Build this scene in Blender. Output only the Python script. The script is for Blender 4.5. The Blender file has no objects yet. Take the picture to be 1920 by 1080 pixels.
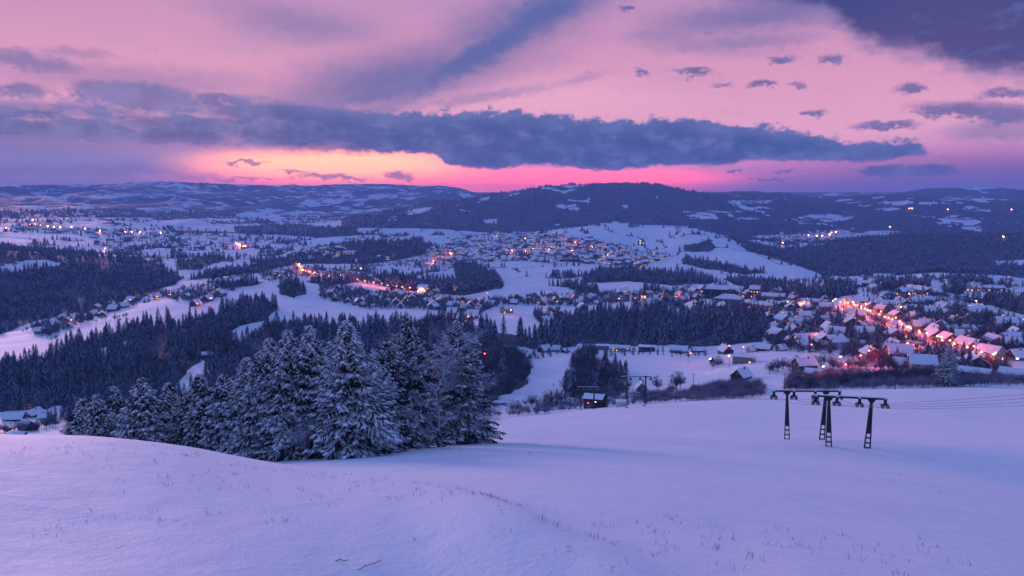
import bpy, bmesh, math, random
import numpy as np
from mathutils import Vector, Matrix
R = math.radians
rng = np.random.default_rng(7)
random.seed(7)

# ------------------------------------------------------------------ camera
F = 1507.0                       # focal length in pixels of a 1920 wide picture
PITCH = math.atan(175.0 / F)     # the lens looks a little down from level
scene = bpy.context.scene
cam_d = bpy.data.cameras.new('camera')
cam = bpy.data.objects.new('camera', cam_d)
scene.collection.objects.link(cam)
cam.location = (0, 0, 0)
cam.rotation_euler = (math.pi / 2 - PITCH, 0, 0)
cam_d.sensor_width = 36
cam_d.lens = 36 * F / 1920
cam_d.clip_start = 0.3
cam_d.clip_end = 60000
scene.camera = cam
scene.view_settings.view_transform = 'Standard'
scene.view_settings.look = 'None'
scene.view_settings.exposure = 0.0
scene.view_settings.gamma = 1.0
scene.view_settings.use_curve_mapping = False
scene.cycles.max_bounces = 5
scene.cycles.diffuse_bounces = 2
scene.cycles.glossy_bounces = 1
scene.cycles.transmission_bounces = 2
scene.cycles.transparent_max_bounces = 4
scene.cycles.volume_bounces = 1
scene.cycles.sample_clamp_indirect = 6

def pdir(u, v):
    xc = (u - 960) / F; yc = (540 - v) / F
    return (xc, math.cos(PITCH) + yc * math.sin(PITCH), -math.sin(PITCH) + yc * math.cos(PITCH))
def azel(u, v):
    x, y, z = pdir(u, v)
    return math.degrees(math.atan2(x, y)), math.degrees(math.atan2(z, math.hypot(x, y)))
def slope(u, v):
    x, y, z = pdir(u, v)
    return z / math.hypot(x, y)
def lin(r, g, b):
    f = lambda c: c / 12.92 if c <= 0.04045 else ((c + 0.055) / 1.055) ** 2.4
    return (f(r / 255), f(g / 255), f(b / 255), 1)

# ------------------------------------------------------------------ sky
world = bpy.data.worlds.new("World")
scene.world = world
world.use_nodes = True
WT = world.node_tree
WT.nodes.clear()
def N(t, kind, **kw):
    n = t.nodes.new(kind)
    for k, v in kw.items():
        setattr(n, k, v)
    return n
def put(t, sock, val):
    if isinstance(val, bpy.types.NodeSocket):
        t.links.new(val, sock)
    else:
        sock.default_value = val
def M(t, op, a, b=0.0, c=None, clamp=False):
    n = N(t, 'ShaderNodeMath', operation=op, use_clamp=clamp)
    put(t, n.inputs[0], a); put(t, n.inputs[1], b)
    if c is not None: put(t, n.inputs[2], c)
    return n.outputs[0]
def SM(t, v, lo, hi, a=0.0, b=1.0):
    n = N(t, 'ShaderNodeMapRange', interpolation_type='SMOOTHSTEP')
    put(t, n.inputs[0], v); put(t, n.inputs[1], lo); put(t, n.inputs[2], hi)
    put(t, n.inputs[3], a); put(t, n.inputs[4], b)
    return n.outputs[0]
def MIX(t, fac, a, b, mode='MIX'):
    n = N(t, 'ShaderNodeMix', data_type='RGBA', blend_type=mode)
    put(t, n.inputs[0], fac); put(t, n.inputs[6], a); put(t, n.inputs[7], b)
    return n.outputs[2]
def RAMP(t, fac, stops, interp='LINEAR'):
    n = N(t, 'ShaderNodeValToRGB')
    n.color_ramp.interpolation = interp
    el = n.color_ramp.elements
    while len(el) < len(stops): el.new(0.5)
    for e, (p, c) in zip(el, stops):
        e.position = p; e.color = c
    put(t, n.inputs[0], fac)
    return n.outputs[0]
def NOISE(t, vec, scale, detail=4, rough=0.5, dist=0.0, color=False):
    n = N(t, 'ShaderNodeTexNoise')
    if vec is not None: put(t, n.inputs['Vector'], vec)
    n.inputs['Scale'].default_value = scale; n.inputs['Detail'].default_value = detail
    n.inputs['Roughness'].default_value = rough; n.inputs['Distortion'].default_value = dist
    return n.outputs['Color'] if color else n.outputs[0]

def build_sky():
    t = WT
    tc = N(t, 'ShaderNodeTexCoord')
    d = tc.outputs['Generated']
    nrm = N(t, 'ShaderNodeVectorMath', operation='NORMALIZE'); put(t, nrm.inputs[0], d)
    sx = N(t, 'ShaderNodeSeparateXYZ'); put(t, sx.inputs[0], nrm.outputs[0])
    az = M(t, 'MULTIPLY', M(t, 'ARCTAN2', sx.outputs[0], sx.outputs[1]), 57.29578)
    el = M(t, 'MULTIPLY', M(t, 'ARCSINE', sx.outputs[2]), 57.29578)
    stretch = N(t, 'ShaderNodeCombineXYZ')
    put(t, stretch.inputs[0], M(t, 'MULTIPLY', az, 0.05)); put(t, stretch.inputs[1], M(t, 'MULTIPLY', el, 0.14))
    sv = stretch.outputs[0]
    n1 = M(t, 'SUBTRACT', NOISE(t, sv, 2.2, 6, 0.6), 0.5)
    n2 = M(t, 'SUBTRACT', NOISE(t, sv, 7.0, 6, 0.65), 0.5)
    iso = N(t, 'ShaderNodeCombineXYZ')
    put(t, iso.inputs[0], M(t, 'MULTIPLY', az, 0.30)); put(t, iso.inputs[1], M(t, 'MULTIPLY', el, 0.42))
    n3 = M(t, 'SUBTRACT', NOISE(t, iso.outputs[0], 3.2, 5, 0.55), 0.5)
    n4 = M(t, 'SUBTRACT', NOISE(t, iso.outputs[0], 9.5, 3, 0.5), 0.5)
    el_w = M(t, 'ADD', M(t, 'ADD', el, M(t, 'MULTIPLY', n3, 1.1)), M(t, 'ADD', M(t, 'MULTIPLY', n4, 0.35), M(t, 'MULTIPLY', n1, 0.6)))
    az_w = M(t, 'ADD', az, M(t, 'ADD', M(t, 'MULTIPLY', n1, 3.5), M(t, 'MULTIPLY', n2, 1.8)))
    pw = N(t, 'ShaderNodeCombineXYZ'); put(t, pw.inputs[0], az_w); put(t, pw.inputs[1], el_w)
    P = pw.outputs[0]
    pc = N(t, 'ShaderNodeCombineXYZ'); put(t, pc.inputs[0], az); put(t, pc.inputs[1], el)
    P0 = pc.outputs[0]

    def ell(u, v, ru, rv, rot=0.0, inner=0.05, outer=1.0, strength=1.0, P=P):
        a, e = azel(u, v)
        mp = N(t, 'ShaderNodeMapping', vector_type='TEXTURE')
        put(t, mp.inputs[0], P)
        mp.inputs[1].default_value = (a, e, 0)
        mp.inputs[2].default_value = (0, 0, R(rot))
        mp.inputs[3].default_value = (ru / 26.3, rv / 26.3, 1)
        ln = N(t, 'ShaderNodeVectorMath', operation='LENGTH'); put(t, ln.inputs[0], mp.outputs[0])
        return SM(t, ln.outputs['Value'], inner, outer, strength, 0.0)
    def union(ms):
        o = ms[0]
        for m in ms[1:]: o = M(t, 'MAXIMUM', o, m)
        return o
    A0, A1 = -50.0, 50.0
    E0, E1 = -2.0, 18.0
    def curve(pts):
        n = N(t, 'ShaderNodeFloatCurve')
        c = n.mapping.curves[0]
        q = []
        for u, v in pts:
            a, e = azel(u, v)
            q.append(((a - A0) / (A1 - A0), (e - E0) / (E1 - E0)))
        while len(c.points) < len(q): c.points.new(0.5, 0.5)
        for p, (x, y) in zip(c.points, q):
            p.location = (x, y); p.handle_type = 'AUTO'
        n.mapping.update()
        put(t, n.inputs['Value'], M(t, 'DIVIDE', M(t, 'SUBTRACT', az, A0), A1 - A0, clamp=True))
        return M(t, 'ADD', M(t, 'MULTIPLY', n.outputs[0], E1 - E0), E0)

    # clear sky by height
    base = RAMP(t, M(t, 'DIVIDE', M(t, 'ADD', el, 2.0), 92.0, clamp=True), [
        (0.000, SKY['low']), (0.035, SKY['hor']), (0.062, SKY['pale']), (0.105, SKY['mid']), (0.150, SKY['up']),
        (0.22, SKY['over']), (0.36, SKY['blue']), (1.0, SKY['zenith'])])
    # away from the sunset the sky is a plain cool blue
    behind = SM(t, M(t, 'ABSOLUTE', M(t, 'ADD', az, 6.0)), 38.0, 85.0)
    base = MIX(t, behind, base, SKY['back'])
    # left low lavender, right low purple
    base = MIX(t, ell(60, 305, 520, 75, 0, 0.2, 1.0, 0.95), base, SKY['lav'])
    base = MIX(t, ell(2000, 345, 820, 100, 0, 0.15, 1.0, 0.97, P0), base, SKY['purp'])
    base = MIX(t, ell(1000, 185, 420, 60, 0, 0.1, 1.0, 0.5, P0), base, SKY['rose'])
    # broad thin veils
    veil = SM(t, n1, -0.02, 0.22, 0.0, 0.38)
    veil = M(t, 'MULTIPLY', veil, SM(t, el, 5.0, 8.0))
    base = MIX(t, veil, base, SKY['veil'])
    base = MIX(t, ell(560, 60, 240, 45, 8, 0.1, 1.0, 0.5), base, SKY['veil'])
    base = MIX(t, ell(1330, 60, 260, 40, 0, 0.1, 1.0, 0.45), base, SKY['veil'])
    # glow above the hills
    glow = ell(700, 352, 420, 80, 0, 0.25, 1.0, 1.0, P0)
    base = MIX(t, glow, base, SKY['hot'])
    glow2 = ell(630, 308, 330, 44, 0, 0.25, 1.0, 1.0, P0)
    base = MIX(t, glow2, base, SKY['cream'])
    base = MIX(t, ell(1130, 340, 330, 32, 0, 0.2, 1.0, 0.9, P0), base, SKY['hotpink'])

    # cloud bank with a cumulus top
    top = curve([(-400, 200), (-100, 190), (160, 185), (370, 180), (560, 192), (640, 203), (760, 210), (850, 208), (960, 206), (1060, 216), (1130, 223),
                 (1300, 222), (1400, 233), (1480, 240), (1560, 256), (1640, 264), (1700, 260), (1740, 284), (1790, 310), (2000, 360), (2400, 380)])
    bot = curve([(-400, 262), (-100, 258), (200, 264), (400, 273), (520, 281), (700, 288), (815, 291), (840, 310), (930, 318), (1000, 310), (1100, 318),
                 (1160, 320), (1250, 312), (1350, 310), (1400, 303), (1500, 303), (1600, 305), (1700, 297), (1740, 290), (1790, 300), (2000, 350), (2400, 370)])
    # a ragged crown above, a flatter base below
    tw = M(t, 'ADD', M(t, 'MULTIPLY', n3, 1.5), M(t, 'MULTIPLY', n4, 0.6))
    bw = M(t, 'ADD', M(t, 'MULTIPLY', n3, 0.7), M(t, 'MULTIPLY', n4, 0.3))
    leftw = SM(t, az, -6.0, -24.0)
    up_ = SM(t, M(t, 'ADD', M(t, 'SUBTRACT', top, el), tw), M(t, 'MULTIPLY_ADD', leftw, -0.6, -0.12), M(t, 'MULTIPLY_ADD', leftw, 0.7, 0.30))
    dn_ = SM(t, M(t, 'ADD', M(t, 'SUBTRACT', el, bot), bw), M(t, 'MULTIPLY_ADD', leftw, -0.8, -0.12), M(t, 'MULTIPLY_ADD', leftw, 0.6, 0.22))
    bank = M(t, 'MULTIPLY', M(t, 'MULTIPLY', up_, dn_), M(t, 'SUBTRACT', 1.0, M(t, 'MULTIPLY', leftw, SM(t, M(t, 'ADD', n2, n1), -0.02, 0.16, 0.0, 0.6))))
    # mass at the upper right
    mb = curve([(-400, -700), (900, -300), (1250, -90), (1350, -5), (1450, 18), (1560, 56), (1620, 104), (1690, 112), (1740, 120), (1800, 142), (1880, 152), (2000, 140), (2200, 60), (2400, 0)])
    mass = SM(t, M(t, 'SUBTRACT', M(t, 'ADD', el, M(t, 'ADD', M(t, 'MULTIPLY', n1, 3.0), M(t, 'MULTIPLY', n3, 1.3))), mb), -0.5, 1.5, 0.0, 0.92)
    mass = M(t, 'MULTIPLY', mass, SM(t, el, 16.0, 30.0, 1.0, 0.0))
    mass = M(t, 'MULTIPLY', mass, SM(t, az, 3.0, 14.0))

    soft = union([
        ell(900, 100, 440, 56, 27, 0.1, 1.05, 1.0), ell(1010, 30, 240, 64, 24, 0.1, 1.0, 1.0), ell(730, 172, 280, 40, 12, 0.1, 1.0, 0.9), ell(880, 185, 260, 18, 8, 0.1, 1.0, 0.5), ell(740, 150, 480, 95, 14, 0.0, 1.0, 0.9), ell(560, 40, 260, 50, -8, 0.0, 1.0, 0.45), ell(250, 150, 420, 40, 0, 0.0, 1.0, 0.5), ell(950, 60, 380, 105, 26, 0.0, 1.0, 0.8), ell(1420, 30, 300, 45, 0, 0.0, 1.0, 0.75), ell(1330, 85, 220, 30, -4, 0.0, 1.0, 0.35),
        ell(60, 118, 130, 24, -6, 0.2, 1.0, 0.75), ell(140, 100, 90, 14, 0, 0.2, 1.0, 0.4), ell(150, 245, 420, 30, 2, 0.3, 1.0, 0.55),
        ell(90, 205, 200, 14, 0, 0.2, 1.0, 0.55), ell(60, 268, 260, 20, 0, 0.2, 1.0, 0.35),
        ell(220, 320, 160, 14, 0, 0.2, 1.0, 0.5), ell(60, 320, 120, 14, 0, 0.1, 1.0, 0.5), ell(380, 330, 80, 9, 0, 0.2, 1.0, 0.4),
        ell(1870, 245, 120, 26, 0, 0.2, 1.0, 0.55), ell(1250, 65, 120, 22, 0, 0.2, 1.0, 0.35), ell(1420, 78, 150, 20, 0, 0.2, 1.0, 0.45),
        ell(1080, 148, 90, 10, 10, 0.1, 1.0, 0.35)])
    hard = union([
        ell(40, 170, 75, 22, 0), ell(270, 180, 150, 32, -3, 0.4), ell(420, 186, 70, 14, 0, 0.3, 1.0, 0.9), ell(120, 245, 330, 18, -3, 0.35),
        ell(560, 215, 220, 22, -2, 0.3, 1.0, 0.9), ell(470, 240, 330, 22, -2, 0.3, 1.0, 0.9),
        ell(1820, 208, 150, 26, -3), ell(1900, 215, 110, 26, 0), ell(1705, 320, 105, 14, 0, 0.45), ell(1700, 166, 46, 15, 0), ell(1660, 236, 80, 11, -3),
        ell(1535, 209, 36, 10, 0), ell(1430, 157, 34, 11, -6), ell(1300, 131, 60, 11, -6), ell(1204, 135, 28, 13, -12), ell(1465, 111, 46, 10, 6),
        ell(1552, 112, 44, 15, 0), ell(1492, 160, 26, 10, -8, 0.3, 1.0, 0.7), ell(1360, 159, 30, 8, 0, 0.3, 1.0, 0.6), ell(1170, 17, 26, 9, -8), ell(1890, 175, 60, 15, 0, 0.3, 1.0, 0.8),
        ell(1440, 337, 60, 5, 0, 0.3, 1.0, 0.7), ell(1380, 319, 20, 4, 0, 0.3, 1.0, 0.7), ell(1470, 321, 40, 4, 0, 0.3, 1.0, 0.6),
        ell(625, 331, 125, 11, -2), ell(760, 328, 50, 15, -4), ell(560, 320, 50, 5, 0, 0.3, 1.0, 0.7), ell(455, 304, 70, 5, 0, 0.3, 1.0, 0.9), ell(470, 335, 90, 6, 0, 0.3, 1.0, 0.7)])
    ragged = M(t, 'ADD', M(t, 'MULTIPLY', n3, 0.5), M(t, 'MULTIPLY', n4, 0.45))
    hard = SM(t, M(t, 'ADD', hard, M(t, 'MULTIPLY', M(t, 'ADD', ragged, M(t, 'MULTIPLY', n2, 0.5)), 1.7)), 0.08, 0.95)
    hard = M(t, 'MULTIPLY', hard, SM(t, el, -1.0, 1.6))
    # cloud colours: lit rim where thin, blue where thick
    shade = NOISE(t, iso.outputs[0], 1.6, 5, 0.6)
    shade = M(t, 'ADD', M(t, 'MULTIPLY', shade, 0.6), M(t, 'MULTIPLY', NOISE(t, sv, 5.0, 6, 0.65), 0.4))
    shade = M(t, 'ADD', shade, M(t, 'MULTIPLY', SM(t, az, -8.0, -26.0), 0.07))
    thick = RAMP(t, shade, [(0.40, SKY['cl_dark']), (0.50, SKY['cl_mid']), (0.62, SKY['cl_lite'])])
    col = MIX(t, M(t, 'MULTIPLY', soft, 0.95), base, SKY['cl_soft'])
    col = MIX(t, M(t, 'MULTIPLY', hard, 0.8), col, thick)
    hi = MIX(t, SM(t, M(t, 'ADD', M(t, 'SUBTRACT', top, el), M(t, 'MULTIPLY', n3, 1.6)), -0.5, 1.3), SKY['cl_lite'], thick)
    hi = MIX(t, SM(t, M(t, 'SUBTRACT', el, bot), 0.5, -0.2, 0.0, 0.45), hi, SKY['purp'])
    col = MIX(t, bank, col, hi)
    massc = MIX(t, SM(t, mass, 0.3, 0.9), SKY['cl_soft'], SKY['cl_deep'])
    massc = MIX(t, SM(t, M(t, 'ADD', n3, M(t, 'MULTIPLY', n1, 1.2)), 0.0, 0.34, 0.0, 0.6), massc, SKY['cl_soft'])
    col = MIX(t, mass, col, massc)
    # below the horizon: dusky ground colour
    col = MIX(t, SM(t, el, -1.2, -0.2, 1.0, 0.0), col, SKY['low'])
    sky = N(t, 'ShaderNodeTexSky', sky_type='NISHITA')
    sky.sun_disc = False
    sky.sun_elevation = R(1.0); sky.sun_rotation = R(-24.0)
    b1 = N(t, 'ShaderNodeBackground'); put(t, b1.inputs[0], sky.outputs[0]); b1.inputs[1].default_value = 0.006
    b2 = N(t, 'ShaderNodeBackground'); put(t, b2.inputs[0], col); b2.inputs[1].default_value = 1.0
    ad = N(t, 'ShaderNodeAddShader'); t.links.new(b1.outputs[0], ad.inputs[0]); t.links.new(b2.outputs[0], ad.inputs[1])
    out = N(t, 'ShaderNodeOutputWorld'); t.links.new(ad.outputs[0], out.inputs[0])

SKY = dict(low=lin(120, 118, 178), hor=(1.05, 0.28, 0.58, 1), pale=lin(243, 172, 202), mid=lin(226, 158, 192), up=lin(204, 148, 188),
           over=lin(150, 140, 205), blue=(0.17, 0.27, 0.66, 1), zenith=(0.13, 0.25, 0.68, 1), back=(0.14, 0.25, 0.66, 1),
           lav=lin(108, 120, 184), purp=lin(128, 98, 168), rose=lin(250, 182, 208), veil=lin(176, 142, 184),
           hot=(2.9, 0.38, 0.42, 1), cream=(2.7, 0.86, 0.46, 1), hotpink=(3.4, 0.30, 0.46, 1),
           cl_dark=lin(54, 78, 140), cl_mid=lin(66, 90, 152), cl_lite=lin(104, 116, 176), cl_soft=lin(80, 100, 162), cl_deep=lin(42, 58, 122))
build_sky()
world.cycles.sampling_method = 'MANUAL'
world.cycles.sample_map_resolution = 512

# a last weak, very soft light from where the sun went down
sun_d = bpy.data.lights.new('sun', 'SUN')
sun_d.energy = 2.6; sun_d.angle = R(16); sun_d.color = (1.0, 0.52, 0.60)
sun = bpy.data.objects.new('sun', sun_d)
scene.collection.objects.link(sun)
sun.rotation_euler = Vector((math.sin(R(-34)), math.cos(R(-34)), math.tan(R(4.5)))).to_track_quat('Z', 'Y').to_euler()

# ------------------------------------------------------------------ helpers
COL = scene.collection
def tag(o, label=None, cat=None, group=None, kind=None):
    if label: o['label'] = label
    if cat: o['category'] = cat
    if group: o['group'] = group
    if kind: o['kind'] = kind
    return o
def empty(name, loc, rz=0.0, sc=1.0):
    o = bpy.data.objects.new(name, None)
    o.empty_display_size = 0.5
    COL.objects.link(o); o.location = loc; o.rotation_euler = (0, 0, rz); o.scale = (sc, sc, sc)
    return o
def link(name, me, parent=None):
    o = bpy.data.objects.new(name, me)
    COL.objects.link(o)
    if parent is not None: o.parent = parent
    return o
def kids(o): return [c for c in bpy.data.objects if c.parent == o] if False else list(o.children)
def copy_tree(o, parent=None):
    c = o.copy(); COL.objects.link(c); c.parent = parent
    for ch in list(CH.get(o.name, ())):
        copy_tree(ch, c)
    return c
CH = {}
def own(parent, *os_):
    CH.setdefault(parent.name, []).extend(os_)

class MB:
    """collects faces, links them as one mesh"""
    def __init__(s): s.v = []; s.f = []; s.m = []
    def add(s, vs, fs, mi=0):
        k = len(s.v); s.v.extend(vs)
        for f in fs: s.f.append(tuple(i + k for i in f)); s.m.append(mi)
    def box(s, x0, x1, y0, y1, z0, z1, mi=0):
        s.add([(x0, y0, z0), (x1, y0, z0), (x1, y1, z0), (x0, y1, z0), (x0, y0, z1), (x1, y0, z1), (x1, y1, z1), (x0, y1, z1)],
              [(0, 3, 2, 1), (4, 5, 6, 7), (0, 1, 5, 4), (1, 2, 6, 5), (2, 3, 7, 6), (3, 0, 4, 7)], mi)
    def bar(s, a, b, ra, rb=None, n=6, mi=0, cap=True):
        rb = ra if rb is None else rb
        a = Vector(a); b = Vector(b); d = (b - a)
        if d.length < 1e-6: return
        d.normalize()
        x = d.orthogonal().normalized(); y = d.cross(x)
        vs = []
        for p, r in ((a, ra), (b, rb)):
            for i in range(n):
                t = 2 * math.pi * i / n
                vs.append(tuple(p + x * (math.cos(t) * r) + y * (math.sin(t) * r)))
        fs = [(i, (i + 1) % n, n + (i + 1) % n, n + i) for i in range(n)]
        if cap: fs += [tuple(range(n - 1, -1, -1)), tuple(range(n, 2 * n))]
        s.add(vs, fs, mi)
    def tube(s, pts, r, n=5, mi=0):
        for a, b in zip(pts[:-1], pts[1:]): s.bar(a, b, r, r, n, mi, cap=False)
    def ball(s, c, r, n=8, m=5, mi=0, sz=1.0):
        vs = [(c[0], c[1], c[2] + r * sz)]
        for j in range(1, m):
            a = math.pi * j / m
            for i in range(n):
                t = 2 * math.pi * i / n
                vs.append((c[0] + r * math.sin(a) * math.cos(t), c[1] + r * math.sin(a) * math.sin(t), c[2] + r * sz * math.cos(a)))
        vs.append((c[0], c[1], c[2] - r * sz))
        fs = [(0, 1 + i, 1 + (i + 1) % n) for i in range(n)]
        for j in range(m - 2):
            for i in range(n):
                a = 1 + j * n + i; b = 1 + j * n + (i + 1) % n
                fs.append((a, a + n, b + n, b))
        k = 1 + (m - 2) * n
        fs += [(k + i, len(vs) - 1, k + (i + 1) % n) for i in range(n)]
        s.add(vs, fs, mi)
    def mesh(s, name, mats, smooth=False):
        me = bpy.data.meshes.new(name)
        me.from_pydata([tuple(v) for v in s.v], [], s.f)
        if not isinstance(mats, (list, tuple)): mats = [mats]
        for m in mats: me.materials.append(m)
        if len(mats) > 1: me.polygons.foreach_set('material_index', s.m)
        if smooth: me.polygons.foreach_set('use_smooth', [True] * len(s.f))
        me.update()
        return me
    def build(s, name, mats, parent=None, smooth=False):
        o = link(name, s.mesh(name, mats, smooth), parent)
        if parent is not None: own(parent, o)
        return o

# ------------------------------------------------------------------ materials
def mat(name, color, rough=0.7, noise=None, metal=0.0, emit=None, bump=None):
    m = bpy.data.materials.new(name); m.use_nodes = True
    t = m.node_tree; b = t.nodes['Principled BSDF']
    b.inputs['Roughness'].default_value = rough
    b.inputs['Metallic'].default_value = metal
    b.inputs['Specular IOR Level'].default_value = 0.25
    c = tuple(color) + (1,) if len(color) == 3 else color
    if noise:
        sc_, amt = noise
        tc = N(t, 'ShaderNodeTexCoord')
        n = NOISE(t, tc.outputs['Object'], sc_, 4, 0.6)
        lo = tuple(x * (1 - amt) for x in c[:3]) + (1,); hi = tuple(min(1, x * (1 + amt)) for x in c[:3]) + (1,)
        put(t, b.inputs['Base Color'], RAMP(t, n, [(0.3, lo), (0.7, hi)]))
    else:
        b.inputs['Base Color'].default_value = c
    if bump:
        tc = N(t, 'ShaderNodeTexCoord')
        bn = N(t, 'ShaderNodeBump'); bn.inputs['Strength'].default_value = bump[1]; bn.inputs['Distance'].default_value = bump[2]
        put(t, bn.inputs['Height'], NOISE(t, tc.outputs['Object'], bump[0], 4, 0.6)); t.links.new(bn.outputs[0], b.inputs['Normal'])
    if emit:
        b.inputs['Emission Color'].default_value = tuple(emit[0]) + (1,); b.inputs['Emission Strength'].default_value = emit[1]
    return m
def plaster(name, color):
    return mat(name, color, 0.85, noise=(1.3, 0.25))
MT = dict(
    snow=mat('snow', (0.80, 0.83, 0.90), 0.6, noise=(0.8, 0.05)),
    treesnow=mat('tree_snow', (0.80, 0.83, 0.91), 0.7, noise=(2.5, 0.22)),
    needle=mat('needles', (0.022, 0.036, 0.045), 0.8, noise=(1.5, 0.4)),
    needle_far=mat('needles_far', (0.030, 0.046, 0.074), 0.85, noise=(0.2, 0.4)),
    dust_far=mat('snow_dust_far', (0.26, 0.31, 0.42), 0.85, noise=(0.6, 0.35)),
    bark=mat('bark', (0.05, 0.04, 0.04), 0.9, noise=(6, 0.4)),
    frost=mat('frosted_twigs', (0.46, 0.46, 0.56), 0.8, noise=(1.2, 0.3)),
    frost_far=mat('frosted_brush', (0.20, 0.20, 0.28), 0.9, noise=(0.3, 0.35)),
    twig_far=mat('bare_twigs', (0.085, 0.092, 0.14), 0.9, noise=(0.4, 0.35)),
    green_steel=mat('green_steel', (0.012, 0.045, 0.040), 0.45, noise=(4, 0.3), metal=0.2),
    dark_steel=mat('dark_steel', (0.03, 0.035, 0.045), 0.5, metal=0.4),
    galv=mat('galvanised', (0.16, 0.17, 0.21), 0.6, noise=(4, 0.25), metal=0.1),
    rubber=mat('sheave_rubber', (0.14, 0.15, 0.18), 0.7, noise=(5, 0.3)),
    w_cream=plaster('wall_cream', (0.42, 0.37, 0.28)), w_white=plaster('wall_white', (0.55, 0.54, 0.52)), w_grey=plaster('wall_grey', (0.20, 0.20, 0.21)),
    w_brown=plaster('wall_brown_wood', (0.085, 0.055, 0.042)), w_dark=plaster('wall_dark_wood', (0.045, 0.038, 0.038)), w_yellow=plaster('wall_yellow', (0.50, 0.36, 0.16)),
    w_red=plaster('wall_red', (0.42, 0.035, 0.045)), w_green=plaster('wall_green', (0.13, 0.17, 0.11)), w_brick=plaster('wall_brick', (0.24, 0.085, 0.06)),
    tile=mat('roof_tiles', (0.05, 0.045, 0.055), 0.8, noise=(2, 0.4)),
    glass=mat('window_glass', (0.02, 0.025, 0.04), 0.12),
    lit=mat('lit_window', (0.6, 0.35, 0.15), 0.5, emit=((1.0, 0.42, 0.13), 3.0)),
    wood=mat('door_wood', (0.06, 0.035, 0.025), 0.7, noise=(3, 0.3)),
    lampfar=mat('lamp_glow_far', (1, 0.4, 0.2), 0.5, emit=((1.0, 0.20, 0.08), 160.0)),
    lampfarw=mat('lamp_glow_far_white', (1, 0.7, 0.5), 0.5, emit=((1.0, 0.52, 0.30), 150.0)),
    lamp=mat('lamp_glow', (1, 0.5, 0.2), 0.5, emit=((1.0, 0.21, 0.055), 45.0)),
    lampw=mat('lamp_glow_white', (1, 0.8, 0.6), 0.5, emit=((1.0, 0.75, 0.42), 45.0)),
    lampr=mat('lamp_glow_red', (1, 0.1, 0.08), 0.5, emit=((1.0, 0.07, 0.07), 40.0)),
    road=mat('packed_snow_road', (0.60, 0.58, 0.60), 0.75, noise=(0.25, 0.3)),
    grassm=mat('dry_grass', (0.09, 0.085, 0.09), 0.9, noise=(8, 0.3)),
)
# ------------------------------------------------------------------ terrain
def vnoise(x, y, seed):
    xi = np.floor(x).astype(np.int64); yi = np.floor(y).astype(np.int64)
    fx = x - xi; fy = y - yi
    fx = fx * fx * fx * (fx * (fx * 6 - 15) + 10); fy = fy * fy * fy * (fy * (fy * 6 - 15) + 10)
    def h(a, b):
        n = (a * 374761393 + b * 668265263 + seed * 974711) & 0x7fffffff
        n = ((n ^ (n >> 13)) * 1274126177) & 0x7fffffff
        return ((n ^ (n >> 16)) & 0xffff) / 32767.5 - 1.0
    return (h(xi, yi) * (1 - fx) + h(xi + 1, yi) * fx) * (1 - fy) + (h(xi, yi + 1) * (1 - fx) + h(xi + 1, yi + 1) * fx) * fy
def fbm(x, y, octs, seed, gain=0.5):
    o = 0; a = 1.0; s = 0
    for i in range(octs):
        o = o + a * vnoise(x * 2 ** i + 17.3 * i, y * 2 ** i - 9.1 * i, seed + i); s += a; a *= gain
    return o / s
def smooth(x, a, b):
    t = np.clip((x - a) / (b - a), 0, 1); return t * t * (3 - 2 * t)

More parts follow.
